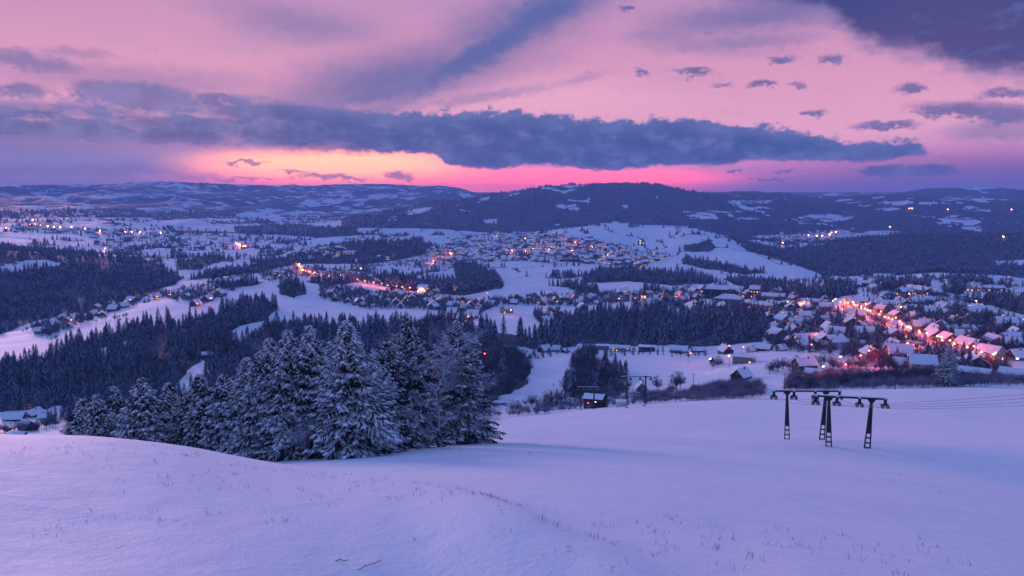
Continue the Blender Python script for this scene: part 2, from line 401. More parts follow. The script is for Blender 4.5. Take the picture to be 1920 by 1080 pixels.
COLS = {
 -400: [(105,842),(160,868),(250,880),(350,860),(450,825),(520,800),(600,770),(700,735),(800,712),(880,700),(960,695),(1050,690),(1200,680),(1500,590),(1800,520),(2050,478),(2300,480),(2600,462),(3000,440),(3500,424),(4200,412),(5200,398),(6500,385),(8000,372),(9500,362),(12000,362),(15000,364)],
 0: [(105,842),(160,866),(250,872),(350,845),(450,805),(520,778),(600,740),(700,700),(800,668),(880,650),(960,640),(1050,626),(1200,634),(1500,570),(1800,515),(2050,478),(2300,480),(2600,462),(3000,440),(3500,424),(4200,412),(5200,400),(6500,387),(8000,374),(9500,362),(12000,362),(15000,364)],
 250: [(105,845),(160,868),(250,872),(350,850),(450,800),(550,755),(650,705),(750,665),(850,632),(950,605),(1050,587),(1150,572),(1300,574),(1500,548),(1800,510),(2050,488),(2200,484),(2400,480),(2700,465),(3000,448),(3500,430),(4200,415),(5200,400),(6500,386),(8000,373),(9500,362),(12000,362),(15000,364)],
 480: [(105,846),(160,855),(250,850),(350,800),(450,750),(550,702),(650,660),(750,630),(850,605),(950,582),(1050,563),(1200,541),(1350,525),(1500,513),(1700,510),(1900,500),(2100,490),(2500,472),(3000,452),(3500,436),(4200,420),(5200,404),(6500,388),(8000,373),(9500,362),(12000,362),(15000,364)],
 700: [(105,838),(160,830),(250,800),(350,748),(450,700),(550,662),(650,632),(750,612),(850,596),(1000,575),(1200,552),(1400,533),(1600,517),(1900,500),(2200,485),(2600,470),(3000,455),(3500,440),(4200,427),(5200,408),(6500,390),(8000,374),(9500,362),(12000,362),(15000,364)],
 900: [(105,830),(160,812),(250,787),(300,782),(350,760),(420,722),(500,690),(560,667),(650,637),(750,613),(850,596),(1000,576),(1200,554),(1400,536),(1600,522),(1900,505),(2200,490),(2600,474),(3000,458),(3400,446),(4000,430),(5000,412),(6500,390),(8000,374),(9500,364),(12000,364),(15000,364)],
 1100: [(105,828),(160,805),(220,779),(265,768),(300,776),(350,756),(400,732),(470,700),(550,668),(600,655),(650,642),(750,617),(850,600),(1000,580),(1200,559),(1400,541),(1700,519),(2000,502),(2300,489),(2600,476),(2900,464),(3300,452),(4000,432),(5000,412),(6500,390),(8000,374),(9500,364),(12000,364),(15000,364)],
 1300: [(105,828),(160,797),(210,765),(255,748),(300,760),(350,746),(400,722),(470,690),(550,662),(620,645),(700,624),(800,603),(950,581),(1150,560),(1350,543),(1600,526),(1900,510),(2200,496),(2600,480),(2900,468),(3300,456),(4000,436),(5000,414),(6500,390),(8000,374),(9500,366),(12000,364),(15000,364)],
 1500: [(105,829),(160,793),(210,757),(250,737),(290,747),(340,728),(400,702),(470,673),(550,648),(650,622),(750,602),(900,580),(1100,560),(1300,546),(1500,537),(1700,534),(2000,530),(2300,517),(2700,495),(3100,475),(3600,454),(4200,436),(5000,416),(6500,390),(8000,376),(9500,368),(12000,364),(15000,364)],
 1700: [(105,831),(160,790),(210,748),(250,727),(290,737),(340,720),(400,696),(470,668),(550,642),(650,615),(750,595),(900,573),(1100,556),(1300,542),(1500,532),(1700,530),(2000,530),(2400,508),(2900,478),(3300,460),(3800,446),(4500,430),(5500,410),(6500,394),(8000,378),(9500,368),(12000,364),(15000,364)],
 1920: [(105,834),(160,795),(210,752),(250,729),(290,740),(340,725),(400,705),(470,678),(550,650),(650,622),(750,602),(900,582),(1100,565),(1300,550),(1500,538),(1700,535),(2000,530),(2400,508),(2900,478),(3300,462),(3800,448),(4500,432),(5500,412),(6500,396),(8000,380),(9500,370),(12000,364),(15000,364)],
 2400: [(105,840),(160,805),(210,765),(250,745),(290,752),(340,740),(400,725),(470,700),(550,672),(650,640),(750,615),(900,592),(1100,570),(1300,552),(1500,540),(1700,535),(2000,530),(2400,508),(2900,480),(3300,464),(3800,450),(4500,434),(5500,414),(6500,398),(8000,382),(9500,372),(12000,364),(15000,364)],
}
# crest lines: (u, v, distance), width in front, width behind
RIDGES = [
 ([(-500,356,9500),(-200,352,9500),(0,350,9500),(100,349,9500),(200,349,9500),(260,345,9500),(350,342,9500),(420,347,9500),(520,350,9500),(640,349,9200),(710,346,9000),(780,350,9000),(860,356,8800),(895,366,8800),(960,385,8800)], 1500, 1600),
 ([(-500,392,7800),(-200,380,7800),(0,377,7600),(120,370,7600),(260,374,7500),(400,366,7500),(520,372,7500),(640,384,7500),(740,378,7500),(840,386,7500)], 500, 700),
 ([(520,446,3700),(600,424,3900),(680,405,4100),(760,390,4300),(840,377,4500),(900,369,4700),(960,360,4800),(1000,353,4900),(1060,350,5000),(1120,344,5000),(1180,341,5000),(1230,345,5000),(1290,357,5000),(1340,368,5000),(1400,388,5000),(1500,410,4900)], 900, 900),
 ([(760,420,3800),(840,412,3850),(920,416,3900),(1000,405,3950),(1080,400,3900),(1180,408,3850),(1280,402,3900),(1380,415,3800),(1460,432,3700)], 330, 350),
 ([(1200,372,6200),(1290,366,6200),(1330,366,6200),(1410,360,6200),(1470,365,6200),(1520,372,6200),(1570,371,6200),(1620,370,6200),(1680,367,6200),(1760,371,6200),(1920,377,6200),(2400,385,6200)], 1100, 900),
 ([(1620,385,8800),(1660,370,8800),(1700,360,8800),(1760,352,8800),(1790,350,8800),(1850,354,8800),(1920,360,8800),(2050,366,8800),(2400,372,8800)], 1300, 1300),
 ([(930,462,2700),(1010,437,2750),(1060,427,2800),(1140,421,2850),(1220,427,2850),(1290,429,2750),(1340,439,2650),(1400,458,2450),(1460,480,2250),(1530,505,2050),(1570,522,1950)], 520, 350),
 ([(1420,542,1650),(1500,528,1650),(1600,522,1650),(1700,517,1650),(1800,517,1650),(1870,521,1650),(1920,530,1650),(2100,545,1650)], 170, 160),
 ([(1380,480,3000),(1480,468,3050),(1600,452,3100),(1700,446,3100),(1920,440,3100),(2400,440,3100)], 420, 300),
 ([(-400,462,2050),(0,471,2050),(100,477,2050),(180,484,2050),(280,497,2000),(350,520,1900)], 300, 200),
 ([(300,470,2500),(430,487,2400),(560,470,2300),(700,455,2300),(790,458,2300),(850,476,2200)], 160, 160),
 ([(1290,556,1000),(1340,549,1010),(1400,546,1000),(1460,556,980)], 60, 60),
]
def az_of(u, v=520): return math.radians(azel(u, v)[0])
AZ = np.concatenate([np.linspace(-math.pi, R(-44), 52), np.linspace(R(-43), R(-35.5), 24), np.linspace(R(-35.3), R(35.3), 1230), np.linspace(R(35.5), R(43), 24), np.linspace(R(44), math.pi, 52)])
RR = np.concatenate([np.exp(np.linspace(math.log(1.2), math.log(280), 330)), np.exp(np.linspace(math.log(280), math.log(3300), 460))[1:], np.exp(np.linspace(math.log(3300), math.log(14500), 210))[1:]])
LR = np.log(RR)
uk = sorted(COLS)
tab = []
far0 = LR >= math.log(100)
for u in uk:
    rs = np.array([p[0] for p in COLS[u]], float); zs = np.array([p[0] * slope(u, p[1]) for p in COLS[u]])
    rs = np.concatenate([[60, 90], rs]); zs = np.concatenate([[-2 - .29 * 60, -2 - .29 * 90], zs])
    z = np.interp(LR, np.log(rs), zs)
    k = np.exp(-0.5 * (np.arange(-10, 11) / 3.5) ** 2); k /= k.sum()
    zp = np.concatenate([np.full(10, z[0]), z, np.full(10, z[-1])])
    tab.append(np.convolve(zp, k, 'valid'))
tab = np.array(tab)                                    # columns x rows
azk = np.array([az_of(u) for u in uk])
def catmull(xq, xk, yk):
    xq = np.clip(xq, xk[0], xk[-1])
    i = np.clip(np.searchsorted(xk, xq) - 1, 0, len(xk) - 2)
    m = np.gradient(yk, xk, axis=0)
    h = (xk[i + 1] - xk[i]); t = ((xq - xk[i]) / h)
    h = h[:, None] if yk.ndim > 1 else h; t = t[:, None] if yk.ndim > 1 else t
    return (2*t**3 - 3*t**2 + 1) * yk[i] + (t**3 - 2*t**2 + t) * h * m[i] + (-2*t**3 + 3*t**2) * yk[i+1] + (t**3 - t**2) * h * m[i+1]
ZT = catmull(AZ, azk, tab).T.copy()                     # rows x cols
RG, AG = np.meshgrid(RR, AZ, indexing='ij')
XG = RG * np.sin(AG); YG = RG * np.cos(AG)
near = -2.0 - 0.29 * RG
wn = smooth(RG, 80, 105)
ZT = near * (1 - wn) + ZT * wn
# the hillside behind and beside the lens rises again
side = smooth(np.abs(AG), R(48), R(110))
ZT = ZT * (1 - side) + side * np.where(RG < 300, -2 + 0.10 * RG, 28 + 0 * RG)
# hills
for pts, wf, wb in RIDGES:
    a = np.array([az_of(p[0], 380) for p in pts]); d = np.array([p[2] for p in pts], float)
    zc = np.array([p[2] * slope(p[0], p[1]) for p in pts])
    dq = catmull(AZ, a, d)[None, :]; zq = catmull(AZ, a, zc)[None, :]
    g = np.where(RG < dq, np.exp(-((RG - dq) / wf) ** 2), np.exp(-((RG - dq) / wb) ** 2))
    edge = smooth(AZ, a[0] - R(3.5), a[0])[None, :] * (1 - smooth(AZ, a[-1], a[-1] + R(3.5)))[None, :]
    g = g * edge
    ZT = np.maximum(ZT, ZT + (zq - ZT) * g)
# gullies, knolls, drifts
far = smooth(RG, 3000, 4300)
rid = 1 - np.abs(fbm(XG / 700, YG / 900, 4, 11)) * 2
ZT += far * (rid - 0.62) * 0.0065 * RG * (1 - smooth(np.abs(AG), R(60), R(90)))
ZT += smooth(RG, 300, 700) * fbm(XG / 170, YG / 170, 4, 31) * np.minimum(0.0042 * RG, 7)
ZT += smooth(RG, 250, 400) * fbm(XG / 38, YG / 38, 3, 41) * 0.9
# near drift that hides the feet of the young spruces
cu = np.array([az_of(u, 900) for u in (-500, 0, 180, 340, 420, 500, 620, 760, 880, 960, 1060, 1150, 1260, 1400)])
cr = np.array([30, 30, 31, 30, 29, 27, 24, 19, 15.5, 13.5, 11.5, 10.5, 9.5, 9.0])
cv = np.array([840, 836, 831, 843, 857, 872, 890, 914, 925, 940, 972, 996, 1040, 1100], float)
cz = np.array([r * slope(u, v) for u, r, v in zip((-500, 0, 180, 340, 420, 500, 620, 760, 880, 960, 1060, 1150, 1260, 1400), cr, cv)])
hh = np.maximum(cz - (-2 - .29 * cr), 0.0) * 1.12; hh[-1] = 0; hh[-2] *= 0.8
H = np.interp(AZ, cu, hh); K = np.interp(AZ, cu, np.log(cr))
kk = np.exp(-0.5 * (np.arange(-60, 61) / 22) ** 2); kk /= kk.sum()
H = np.convolve(np.pad(H, 60, 'edge'), kk, 'valid'); K = np.convolve(np.pad(K, 60, 'edge'), kk, 'valid')
lg = np.log(RG)
g = np.where(lg < K[None, :], np.exp(-((lg - K[None, :]) / 0.62) ** 2), np.exp(-((lg - K[None, :]) / 0.22) ** 2))
ZT += H[None, :] * g * (1 - side)
ud = np.interp(AZ, [az_of(u, 950) for u in (100, 500, 800, 1050, 1500)], [0, 1.0, 2.1, 1.8, 0]); ud = np.convolve(np.pad(ud, 60, 'edge'), kk, 'valid')
ZT -= ud[None, :] * 0.75 * np.exp(-((lg - math.log(7.2)) / 0.5) ** 2) * (1 - side)
ZT += (1 - smooth(RG, 60, 140)) * (fbm(XG / 9, YG / 9, 3, 51) * 0.10 * smooth(RG, 3, 20) + fbm(XG / 0.9, YG / 0.9, 3, 61) * 0.010 * smooth(RG, 2, 8))
cb = np.exp(-((AG - R(2)) / R(13)) ** 2) * 0.75 + 0.28
ZT += cb * (1 - side) * 0.95 * np.exp(-((RG - 101) / 8.5) ** 2)
ZT += smooth(RG, 60, 140) * (1 - smooth(RG, 300, 500)) * fbm(XG / 35, YG / 35, 2, 71) * 0.5

def ground_z(x, y):
    r = math.hypot(x, y); a = math.atan2(x, y)
    i = int(np.clip(np.searchsorted(RR, r) - 1, 0, len(RR) - 2)); j = int(np.clip(np.searchsorted(AZ, a) - 1, 0, len(AZ) - 2))
    fr = (r - RR[i]) / (RR[i + 1] - RR[i]); fa = (a - AZ[j]) / (AZ[j + 1] - AZ[j])
    return float((ZT[i, j] * (1 - fa) + ZT[i, j + 1] * fa) * (1 - fr) + (ZT[i + 1, j] * (1 - fa) + ZT[i + 1, j + 1] * fa) * fr)
def on_ground(u, v, rmin=280.0, rmax=14000.0):
    """where the sight line through (u, v) meets the land beyond rmin"""
    x, y, z = pdir(u, v); h = math.hypot(x, y); s = z / h; a = math.atan2(x, y)
    j = int(np.clip(np.searchsorted(AZ, a) - 1, 0, len(AZ) - 2)); fa = (a - AZ[j]) / (AZ[j + 1] - AZ[j])
    col = ZT[:, j] * (1 - fa) + ZT[:, j + 1] * fa
    dz = col - s * RR
    i0 = int(np.searchsorted(RR, rmin)); i1 = int(np.searchsorted(RR, rmax))
    seg = dz[i0:i1]
    c = np.nonzero((seg[:-1] < 0) & (seg[1:] >= 0))[0]
    if len(c):
        i = i0 + int(c[0]); f = -dz[i] / (dz[i + 1] - dz[i]); r = RR[i] + f * (RR[i + 1] - RR[i])
    else:
        i = i0 + int(np.argmax(seg)) ; r = RR[i]
    X = r * math.sin(a); Y = r * math.cos(a)
    return Vector((X, Y, ground_z(X, Y)))
def at_r(u, r, v=600):
    a = math.radians(azel(u, v)[0]); x = r * math.sin(a); y = r * math.cos(a)
    return Vector((x, y, ground_z(x, y)))
def px(n, p): return n * Vector(p).length / F            # metres that n picture pixels span at p

# ---- land cover: woods are a map on the ground, traced as outlines and projected on the land
cp_, sp_ = math.cos(PITCH), math.sin(PITCH)
DEP = YG * cp_ - ZT * sp_; UPc = YG * sp_ + ZT * cp_
ok = DEP > 0.5
UG = np.where(ok, 960 + F * XG / np.where(ok, DEP, 1), -9999); VG = np.where(ok, 540 - F * UPc / np.where(ok, DEP, 1), -9999)
jit = np.clip(3600 / RG, 1.0, 7.0)
UJ = UG + fbm(XG / 30, YG / 30, 3, 5) * jit * 2.0; VJ = VG + fbm(XG / 30 + 50, YG / 30, 3, 6) * jit
def inpoly(poly, rmin, rmax, U=None, V=None):
    U = UJ if U is None else U; V = VJ if V is None else V
    p = np.array(poly, float)
    cand = (U > p[:, 0].min()) & (U < p[:, 0].max()) & (V > p[:, 1].min()) & (V < p[:, 1].max()) & (RG > rmin) & (RG < rmax)
    idx = np.nonzero(cand); u = U[idx]; v = V[idx]; ins = np.zeros(len(u), bool)
    for (x0, y0), (x1, y1) in zip(p, np.roll(p, -1, 0)):
        if y0 == y1: continue
        c = ((y0 > v) != (y1 > v)) & (u < (x1 - x0) * (v - y0) / (y1 - y0) + x0)
        ins ^= c
    out = np.zeros(U.shape, bool); out[idx[0][ins], idx[1][ins]] = True
    return out
WOODS = [
 ([(-300,720),(0,690),(50,682),(112,672),(130,650),(190,642),(235,630),(270,610),(340,612),(400,595),(430,580),(510,568),(516,580),(495,600),(450,612),(430,625),(436,650),(470,640),(500,612),(560,615),(640,618),(720,625),(760,620),(760,760),(560,860),(150,860),(120,762),(0,770),(-300,790)], 340, 1000),
 ([(-400,455),(-50,460),(60,462),(130,478),(200,480),(270,485),(305,500),(325,515),(345,520),(330,532),(290,548),(240,565),(190,578),(120,592),(60,605),(0,628),(-50,640),(-400,700)], 1050, 2700),
 ([(430,505),(500,490),(560,476),(640,460),(700,453),(780,452),(812,458),(800,475),(760,485),(700,495),(640,495),(560,495),(500,508),(440,520),(350,525)], 1500, 3000),
 ([(330,490),(400,480),(430,485),(380,502),(330,507)], 1200, 3500),
 ([(848,495),(880,486),(910,503),(935,520),(945,540),(900,548),(860,530)], 900, 2600),
 ([(700,513),(760,520),(850,535),(900,540),(925,545),(860,554),(780,548),(720,538)], 900, 2600),
 ([(880,634),(920,624),(960,626),(1000,634),(1050,626),(1060,610),(1100,604),(1140,592),(1160,586),(1200,596),(1230,590),(1260,594),(1300,600),(1340,604),(1400,602),(1430,606),(1440,612),(1432,640),(1380,648),(1330,650),(1240,650),(1150,646),(1100,645),(1060,650),(1000,652),(890,650)], 450, 1000),
 ([(740,610),(820,602),(880,615),(900,625),(900,650),(960,662),(990,682),(995,720),(960,740),(900,752),(740,752)], 330, 800),
 ([(1065,738),(1070,700),(1085,672),(1100,660),(1112,668),(1120,692),(1150,695),(1172,705),(1178,730),(1150,745),(1080,748)], 340, 600),
 ([(1350,520),(1400,527),(1450,532),(1500,547),(1590,541),(1610,550),(1560,561),(1480,560),(1400,545)], 900, 1700),
 ([(1620,530),(1700,530),(1750,540),(1690,548),(1630,545)], 900, 1700),
 ([(1790,522),(1850,525),(1860,535),(1810,545),(1800,555),(1920,568),(1920,592),(1830,562),(1770,548)], 800, 1700),
 ([(1330,430),(1400,452),(1470,466),(1530,460),(1600,448),(1700,443),(1920,437),(2400,437),(2400,530),(1920,522),(1870,516),(1700,514),(1600,517),(1550,520),(1500,500),(1450,485),(1400,462)], 1720, 3700),
 ([(1282,458),(1330,453),(1345,463),(1330,472),(1285,472)], 1700, 3300),
 ([(1390,461),(1430,464),(1475,480),(1440,480),(1400,471)], 1700, 3300),
 ([(1280,484),(1330,488),(1380,500),(1440,512),(1400,515),(1330,505),(1280,495)], 1300, 3300),
 ([(1090,522),(1130,502),(1180,501),(1240,514),(1300,513),(1350,530),(1260,536),(1180,528),(1100,531)], 1200, 2300),
 ([(1040,480),(1110,478),(1130,486),(1090,492),(1050,490)], 1700, 3000),
 ([(960,478),(1000,474),(1010,484),(970,488)], 1700, 3000),
 ([(520,535),(560,530),(575,548),(550,560),(525,552)], 900, 1800),
 ([(440,424),(560,420),(640,428),(690,440),(600,446),(520,440),(440,438)], 2800, 4600),
]
GAPS = [
 ([(325,735),(345,695),(375,675),(390,695),(378,735),(345,745)], 340, 1000), ([(180,655),(240,640),(250,652),(190,668)], 340, 1000),
 ([(0,492),(60,488),(120,483),(130,490),(110,498),(50,505),(-60,520),(-60,497)], 1050, 2700),
 ([(1860,490),(1960,485),(1960,498),(1870,496)], 1720, 3700),
]
FIELDS = [   # snow meadows among the far woods
 ([(440,402),(480,393),(600,395),(625,404),(560,413),(450,409)]), ([(330,383),(360,376),(380,382),(350,390)]), ([(380,375),(440,378),(420,386)]), ([(130,386),(170,384),(178,391),(140,393)]),
 ([(1470,412),(1520,402),(1610,400),(1600,410),(1520,420)]), ([(1410,442),(1520,438),(1570,430),(1690,434),(1640,446),(1540,452),(1450,464)]),
 ([(1640,392),(1670,388),(1690,392),(1660,397)]), ([(1480,410),(1540,404),(1600,404),(1580,414),(1500,420)]), ([(900,370),(925,368),(910,378),(893,380)]),
 ([(1068,371),(1110,371),(1104,380),(1064,377)]), ([(1160,386),(1178,384),(1178,392),(1165,393)]), ([(1040,385),(1080,383),(1090,396),(1050,391)]),
 ([(1360,375),(1450,376),(1440,384),(1370,382)]), ([(905,412),(930,410),(932,420),(910,418)]), ([(1120,430),(1160,428),(1150,436)]), ([(740,398),(800,388),(830,390),(770,404)]),
 ([(1745,372),(1800,370),(1790,378)]), ([(1280,395),(1340,400),(1350,412),(1290,410)]), ([(1880,440),(1920,436),(1920,444),(1880,446)]),
 ([(60,360),(90,358),(95,366),(70,368)]), ([(560,376),(620,372),(640,382),(580,388)]), ([(690,366),(740,362),(750,370),(700,374)]),
]
forest = np.zeros(RG.shape, np.float32)
for p, a, b in WOODS: forest[inpoly(p, a, b)] = 1
for p, a, b in GAPS: forest[inpoly(p, a, b)] = 0
FN = fbm(XG / 330, YG / 520, 4, 81); FN2 = fbm(XG / 90, YG / 60, 4, 91)
hillw = smooth(RG, 3250, 3900)
mt = np.where(FN + 0.5 * FN2 > 0.30 + 0.25 * smooth(RG, 4200, 5200) - 0.20 * smooth(RG, 5600, 7500), 0.0, 1.0)
pale = smooth(RG, 4600, 5600) * (1 - smooth(UG, 820, 900))
mt = mt * (1 - pale) + pale * np.clip(0.64 + 0.8 * FN2 + 0.4 * FN, 0, 1)
# open farmland at the foot of the left hills
farm = (UG < 640) & (VG > 408) & (RG > 2600)
mt = np.where(farm, np.where(FN2 + FN * 0.7 > 0.16, 1.0, 0.0), mt)
forest = np.maximum(forest, mt * (RG > 3350) * (~inpoly([(930,470),(1010,434),(1140,418),(1290,425),(1420,458),(1420,520),(930,520)], 2000, 3700)))
for p in FIELDS: q_ = inpoly(p, 3200, 9500); forest[q_] = np.clip(0.30 + 0.9 * FN2[q_], 0.1, 0.75)
# hedgerows and copses on the middle-distance meadows
hedge = (np.abs(fbm(XG / 150, YG / 260, 3, 101)) < 0.022) & (RG > 1500) & (RG < 3400)
copse = (fbm(XG / 60, YG / 110, 4, 111) > 0.34) & (RG > 1250) & (RG < 3400)
open_hill = inpoly([(1100,425),(1290,430),(1540,515),(1280,520),(1000,520),(960,500),(1000,490),(1150,470)], 1200, 3300)
forest = np.maximum(forest, (hedge | (copse & ~open_hill)) * 0.9)
visible_az = np.abs(AG) < R(36)

def terrain_mat():
    m = bpy.data.materials.new('snow_ground'); m.use_nodes = True
    t = m.node_tree; b = t.nodes['Principled BSDF']
    at = N(t, 'ShaderNodeAttribute', attribute_name='woods')
    geo = N(t, 'ShaderNodeNewGeometry'); pos = geo.outputs['Position']
    sc_ = N(t, 'ShaderNodeVectorMath', operation='MULTIPLY'); put(t, sc_.inputs[0], pos); sc_.inputs[1].default_value = (1, 1, 1)
    n_a = NOISE(t, pos, 0.02, 5, 0.65); n_b = NOISE(t, pos, 0.16, 4, 0.6)
    f = M(t, 'ADD', at.outputs['Fac'], M(t, 'MULTIPLY', M(t, 'SUBTRACT', n_a, 0.5), 0.7))
    f = SM(t, f, 0.35, 0.62)
    snow = RAMP(t, n_b, [(0.3, (0.76, 0.79, 0.88, 1)), (0.7, (0.84, 0.86, 0.92, 1))])
    wood = RAMP(t, NOISE(t, pos, 0.045, 6, 0.75), [(0.34, (0.016, 0.026, 0.048, 1)), (0.52, (0.030, 0.046, 0.082, 1)), (0.76, (0.15, 0.19, 0.30, 1))])
    put(t, b.inputs['Base Color'], MIX(t, f, snow, wood))
    b.inputs['Roughness'].default_value = 0.65
    b.inputs['Specular IOR Level'].default_value = 0.15
    fine = M(t, 'ADD', NOISE(t, pos, 26.0, 3, 0.6), M(t, 'ADD', M(t, 'MULTIPLY', NOISE(t, pos, 7.0, 3, 0.6), 1.6), M(t, 'MULTIPLY', NOISE(t, pos, 1.1, 3, 0.5), 5.0)))
    bp = N(t, 'ShaderNodeBump'); bp.inputs['Strength'].default_value = 0.45; bp.inputs['Distance'].default_value = 0.030
    put(t, bp.inputs['Height'], fine); t.links.new(bp.outputs[0], b.inputs['Normal'])
    return m
TM = terrain_mat()
def sheet(name, r0, r1):
    nc = len(AZ) - 1                                  # last column equals the first
    V = np.stack([XG[r0:r1, :-1], YG[r0:r1, :-1], ZT[r0:r1, :-1]], -1).reshape(-1, 3)
    nr = r1 - r0
    i = np.arange(nr - 1)[:, None]; j = np.arange(nc)[None, :]; j2 = (j + 1) % nc
    q = np.stack(np.broadcast_arrays(i * nc + j, i * nc + j2, (i + 1) * nc + j2, (i + 1) * nc + j), -1).reshape(-1, 4)
    q = q[:, ::-1]
    extra = 0
    if r0 == 0:
        V = np.concatenate([V, [[0, 0, -2.0 - 0.25]]]); c = len(V) - 1
    me = bpy.data.meshes.new(name)
    me.vertices.add(len(V)); me.vertices.foreach_set('co', V.astype(np.float32).ravel())
    loops = q.ravel(); starts = np.arange(len(q)) * 4; tot = np.full(len(q), 4)
    if r0 == 0:
        jj = np.arange(nc); tri = np.stack([np.full(nc, c), (jj + 1) % nc, jj], -1)
        starts = np.concatenate([starts, len(loops) + np.arange(nc) * 3]); tot = np.concatenate([tot, np.full(nc, 3)]); loops = np.concatenate([loops, tri.ravel()])
    me.loops.add(len(loops)); me.loops.foreach_set('vertex_index', loops.astype(np.int32))
    me.polygons.add(len(starts)); me.polygons.foreach_set('loop_start', starts.astype(np.int32)); me.polygons.foreach_set('loop_total', tot.astype(np.int32))
    me.update(calc_edges=True)
    me.polygons.foreach_set('use_smooth', np.ones(len(starts), bool))
    w = forest[r0:r1, :-1].ravel()
    if r0 == 0: w = np.concatenate([w, [0]])
    a = me.attributes.new('woods', 'FLOAT', 'POINT'); a.data.foreach_set('value', w.astype(np.float32))
    me.materials.append(TM)
    return tag(link(name, me), kind='structure')
k1 = int(np.searchsorted(RR, 272)); k2 = int(np.searchsorted(RR, 3300))
tag(sheet('ground', 0, k1 + 1), 'smooth snow covered ski slope falling away from the camera')
tag(sheet('terrain', k1, k2 + 1), 'snowy valley floor with meadows and woods below the slope')
tag(sheet('hills', k2, len(RR)), 'dark wooded hills with snow meadows along the horizon')
# ------------------------------------------------------------------ big snowy spruces on the slope
def spruce_crown(seed, H, Rm, dens=1.0, snowy=0.55, frost=0.3):
    """drooping boughs, each a fan of little sprays; some sprays carry snow on top"""
    r = random.Random(seed); mb = MB()
    z = 0.02 * H; k = 0
    lean = [r.uniform(-.04, .04), r.uniform(-.04, .04)]
    lop = [(r.uniform(0, 6.28), r.uniform(.75, 1.12)) for _ in range(5)]
    while z < H * 0.985:
        t = z / H
        prof = (1 - t) ** 0.70 * (0.72 + 0.28 * min(1, t * 7)) * (1 - 0.45 * max(0.0, (t - .78) / .22))
        nb = max(3, int((8 if t < 0.7 else 6) * dens + 0.5))
        ph0 = r.uniform(0, 6.28)
        for b in range(nb):
            ph = ph0 + 6.2832 * b / nb + r.uniform(-.3, .3)
            sect = 1 + sum(0.05 * math.cos(ph * (i + 1) + a) * s for i, (a, s) in enumerate(lop))
            L = Rm * prof * r.uniform(0.70, 1.15) * sect + 0.05
            if r.random() < .06: L *= 1.25
            pitch = (-0.02 + 0.75 * t) + r.uniform(-.16, .16)
            droop = (0.34 - 0.22 * t) * r.uniform(.7, 1.35)
            dx, dy = math.cos(ph), math.sin(ph)
            n = max(3, int(L / 0.155))
            pts = []
            for i in range(n + 1):
                s = i / n; d = L * s
                zz = z + d * pitch - droop * L * s * s * 1.25 + 0.10 * L * s ** 4
                pts.append((lean[0] * z + dx * d, lean[1] * z + dy * d, zz))
            mb.tube([pts[0], pts[n // 2], pts[-1]], 0.018 + 0.006 * L, 3, 2)
            loaded = r.random() < snowy
            for i in range(1, n + 1):
                s = i / n; p = pts[i]
                if s < 0.18: continue
                wtw = (0.30 + 0.36 * math.sin(math.pi * min(1, s * 0.95 + .08))) * (0.45 + 0.20 * L)
                wtw = min(wtw, 0.75)
                for sd in (-1, 1):
                    tl = wtw * r.uniform(.65, 1.2)
                    ang = ph + sd * (0.95 - 0.25 * s) + r.uniform(-.2, .2)
                    hang = r.uniform(.18, .75)
                    tip = (p[0] + math.cos(ang) * tl, p[1] + math.sin(ang) * tl, p[2] - hang * tl)
                    w = tl * r.uniform(.09, .17)
                    px_, py_ = -math.sin(ang) * w, math.cos(ang) * w
                    m = (p[0] * .45 + tip[0] * .55, p[1] * .45 + tip[1] * .55, p[2] * .5 + tip[2] * .5)
                    up = 0.035 + .10 * w
                    sn = 1 if (loaded and r.random() < 0.80) or r.random() < snowy * 0.5 else 0
                    vs = [p, (m[0] + px_, m[1] + py_, m[2] - .02), tip, (m[0] - px_, m[1] - py_, m[2] - .02), (m[0], m[1], m[2] + up), (m[0], m[1], m[2] - .10 - .3 * w)]
                    mb.add(vs, [(0, 1, 4), (1, 2, 4), (2, 3, 4), (3, 0, 4)], sn)
                    mb.add([vs[0], vs[1], vs[2], vs[3], vs[5]], [(1, 0, 4), (2, 1, 4), (3, 2, 4), (0, 3, 4)], 3 if sn and r.random() < frost * .8 else 0)
                for _ in range(2):
                    if r.random() < frost:    # fine frosted twigs
                        fa = ph + r.uniform(-1.2, 1.2); fl = r.uniform(.12, .34); fz = r.uniform(-.5, .5) * fl
                        q = (p[0] + math.cos(fa) * fl, p[1] + math.sin(fa) * fl, p[2] + fz)
                        mb.add([p, (p[0] - math.sin(fa) * .022, p[1] + math.cos(fa) * .022, p[2] + .022), q], [(0, 1, 2)], 3)
                        mb.add([p, (p[0], p[1], p[2] + .030), q], [(0, 1, 2)], 3)
                if r.random() < .35:      # hanging twiglet
                    q = (p[0] + r.uniform(-.05, .05), p[1] + r.uniform(-.05, .05), p[2] - r.uniform(.12, .30))
                    mb.add([p, (q[0] + .05, q[1] + .02, q[2]), (q[0] - .04, q[1] - .03, q[2] - .05)], [(0, 1, 2)], 0)
            # tip tuft
            p = pts[-1]; sn = 1 if loaded else 0
            e = 0.12 + 0.05 * L
            vs = [(p[0] - dx * e, p[1] - dy * e, p[2] + .03), (p[0] - dy * e * .55, p[1] + dx * e * .55, p[2]), (p[0] + dx * e, p[1] + dy * e, p[2] - .10), (p[0] + dy * e * .55, p[1] - dx * e * .55, p[2]), (p[0], p[1], p[2] + .05)]
            mb.add(vs, [(0, 1, 4), (1, 2, 4), (2, 3, 4), (3, 0, 4), (0, 3, 2, 1)], sn)
        z += (0.21 + 0.09 * (1 - t)) * (H / 10) ** .5 * r.uniform(.8, 1.2) / dens
        k += 1
    return mb
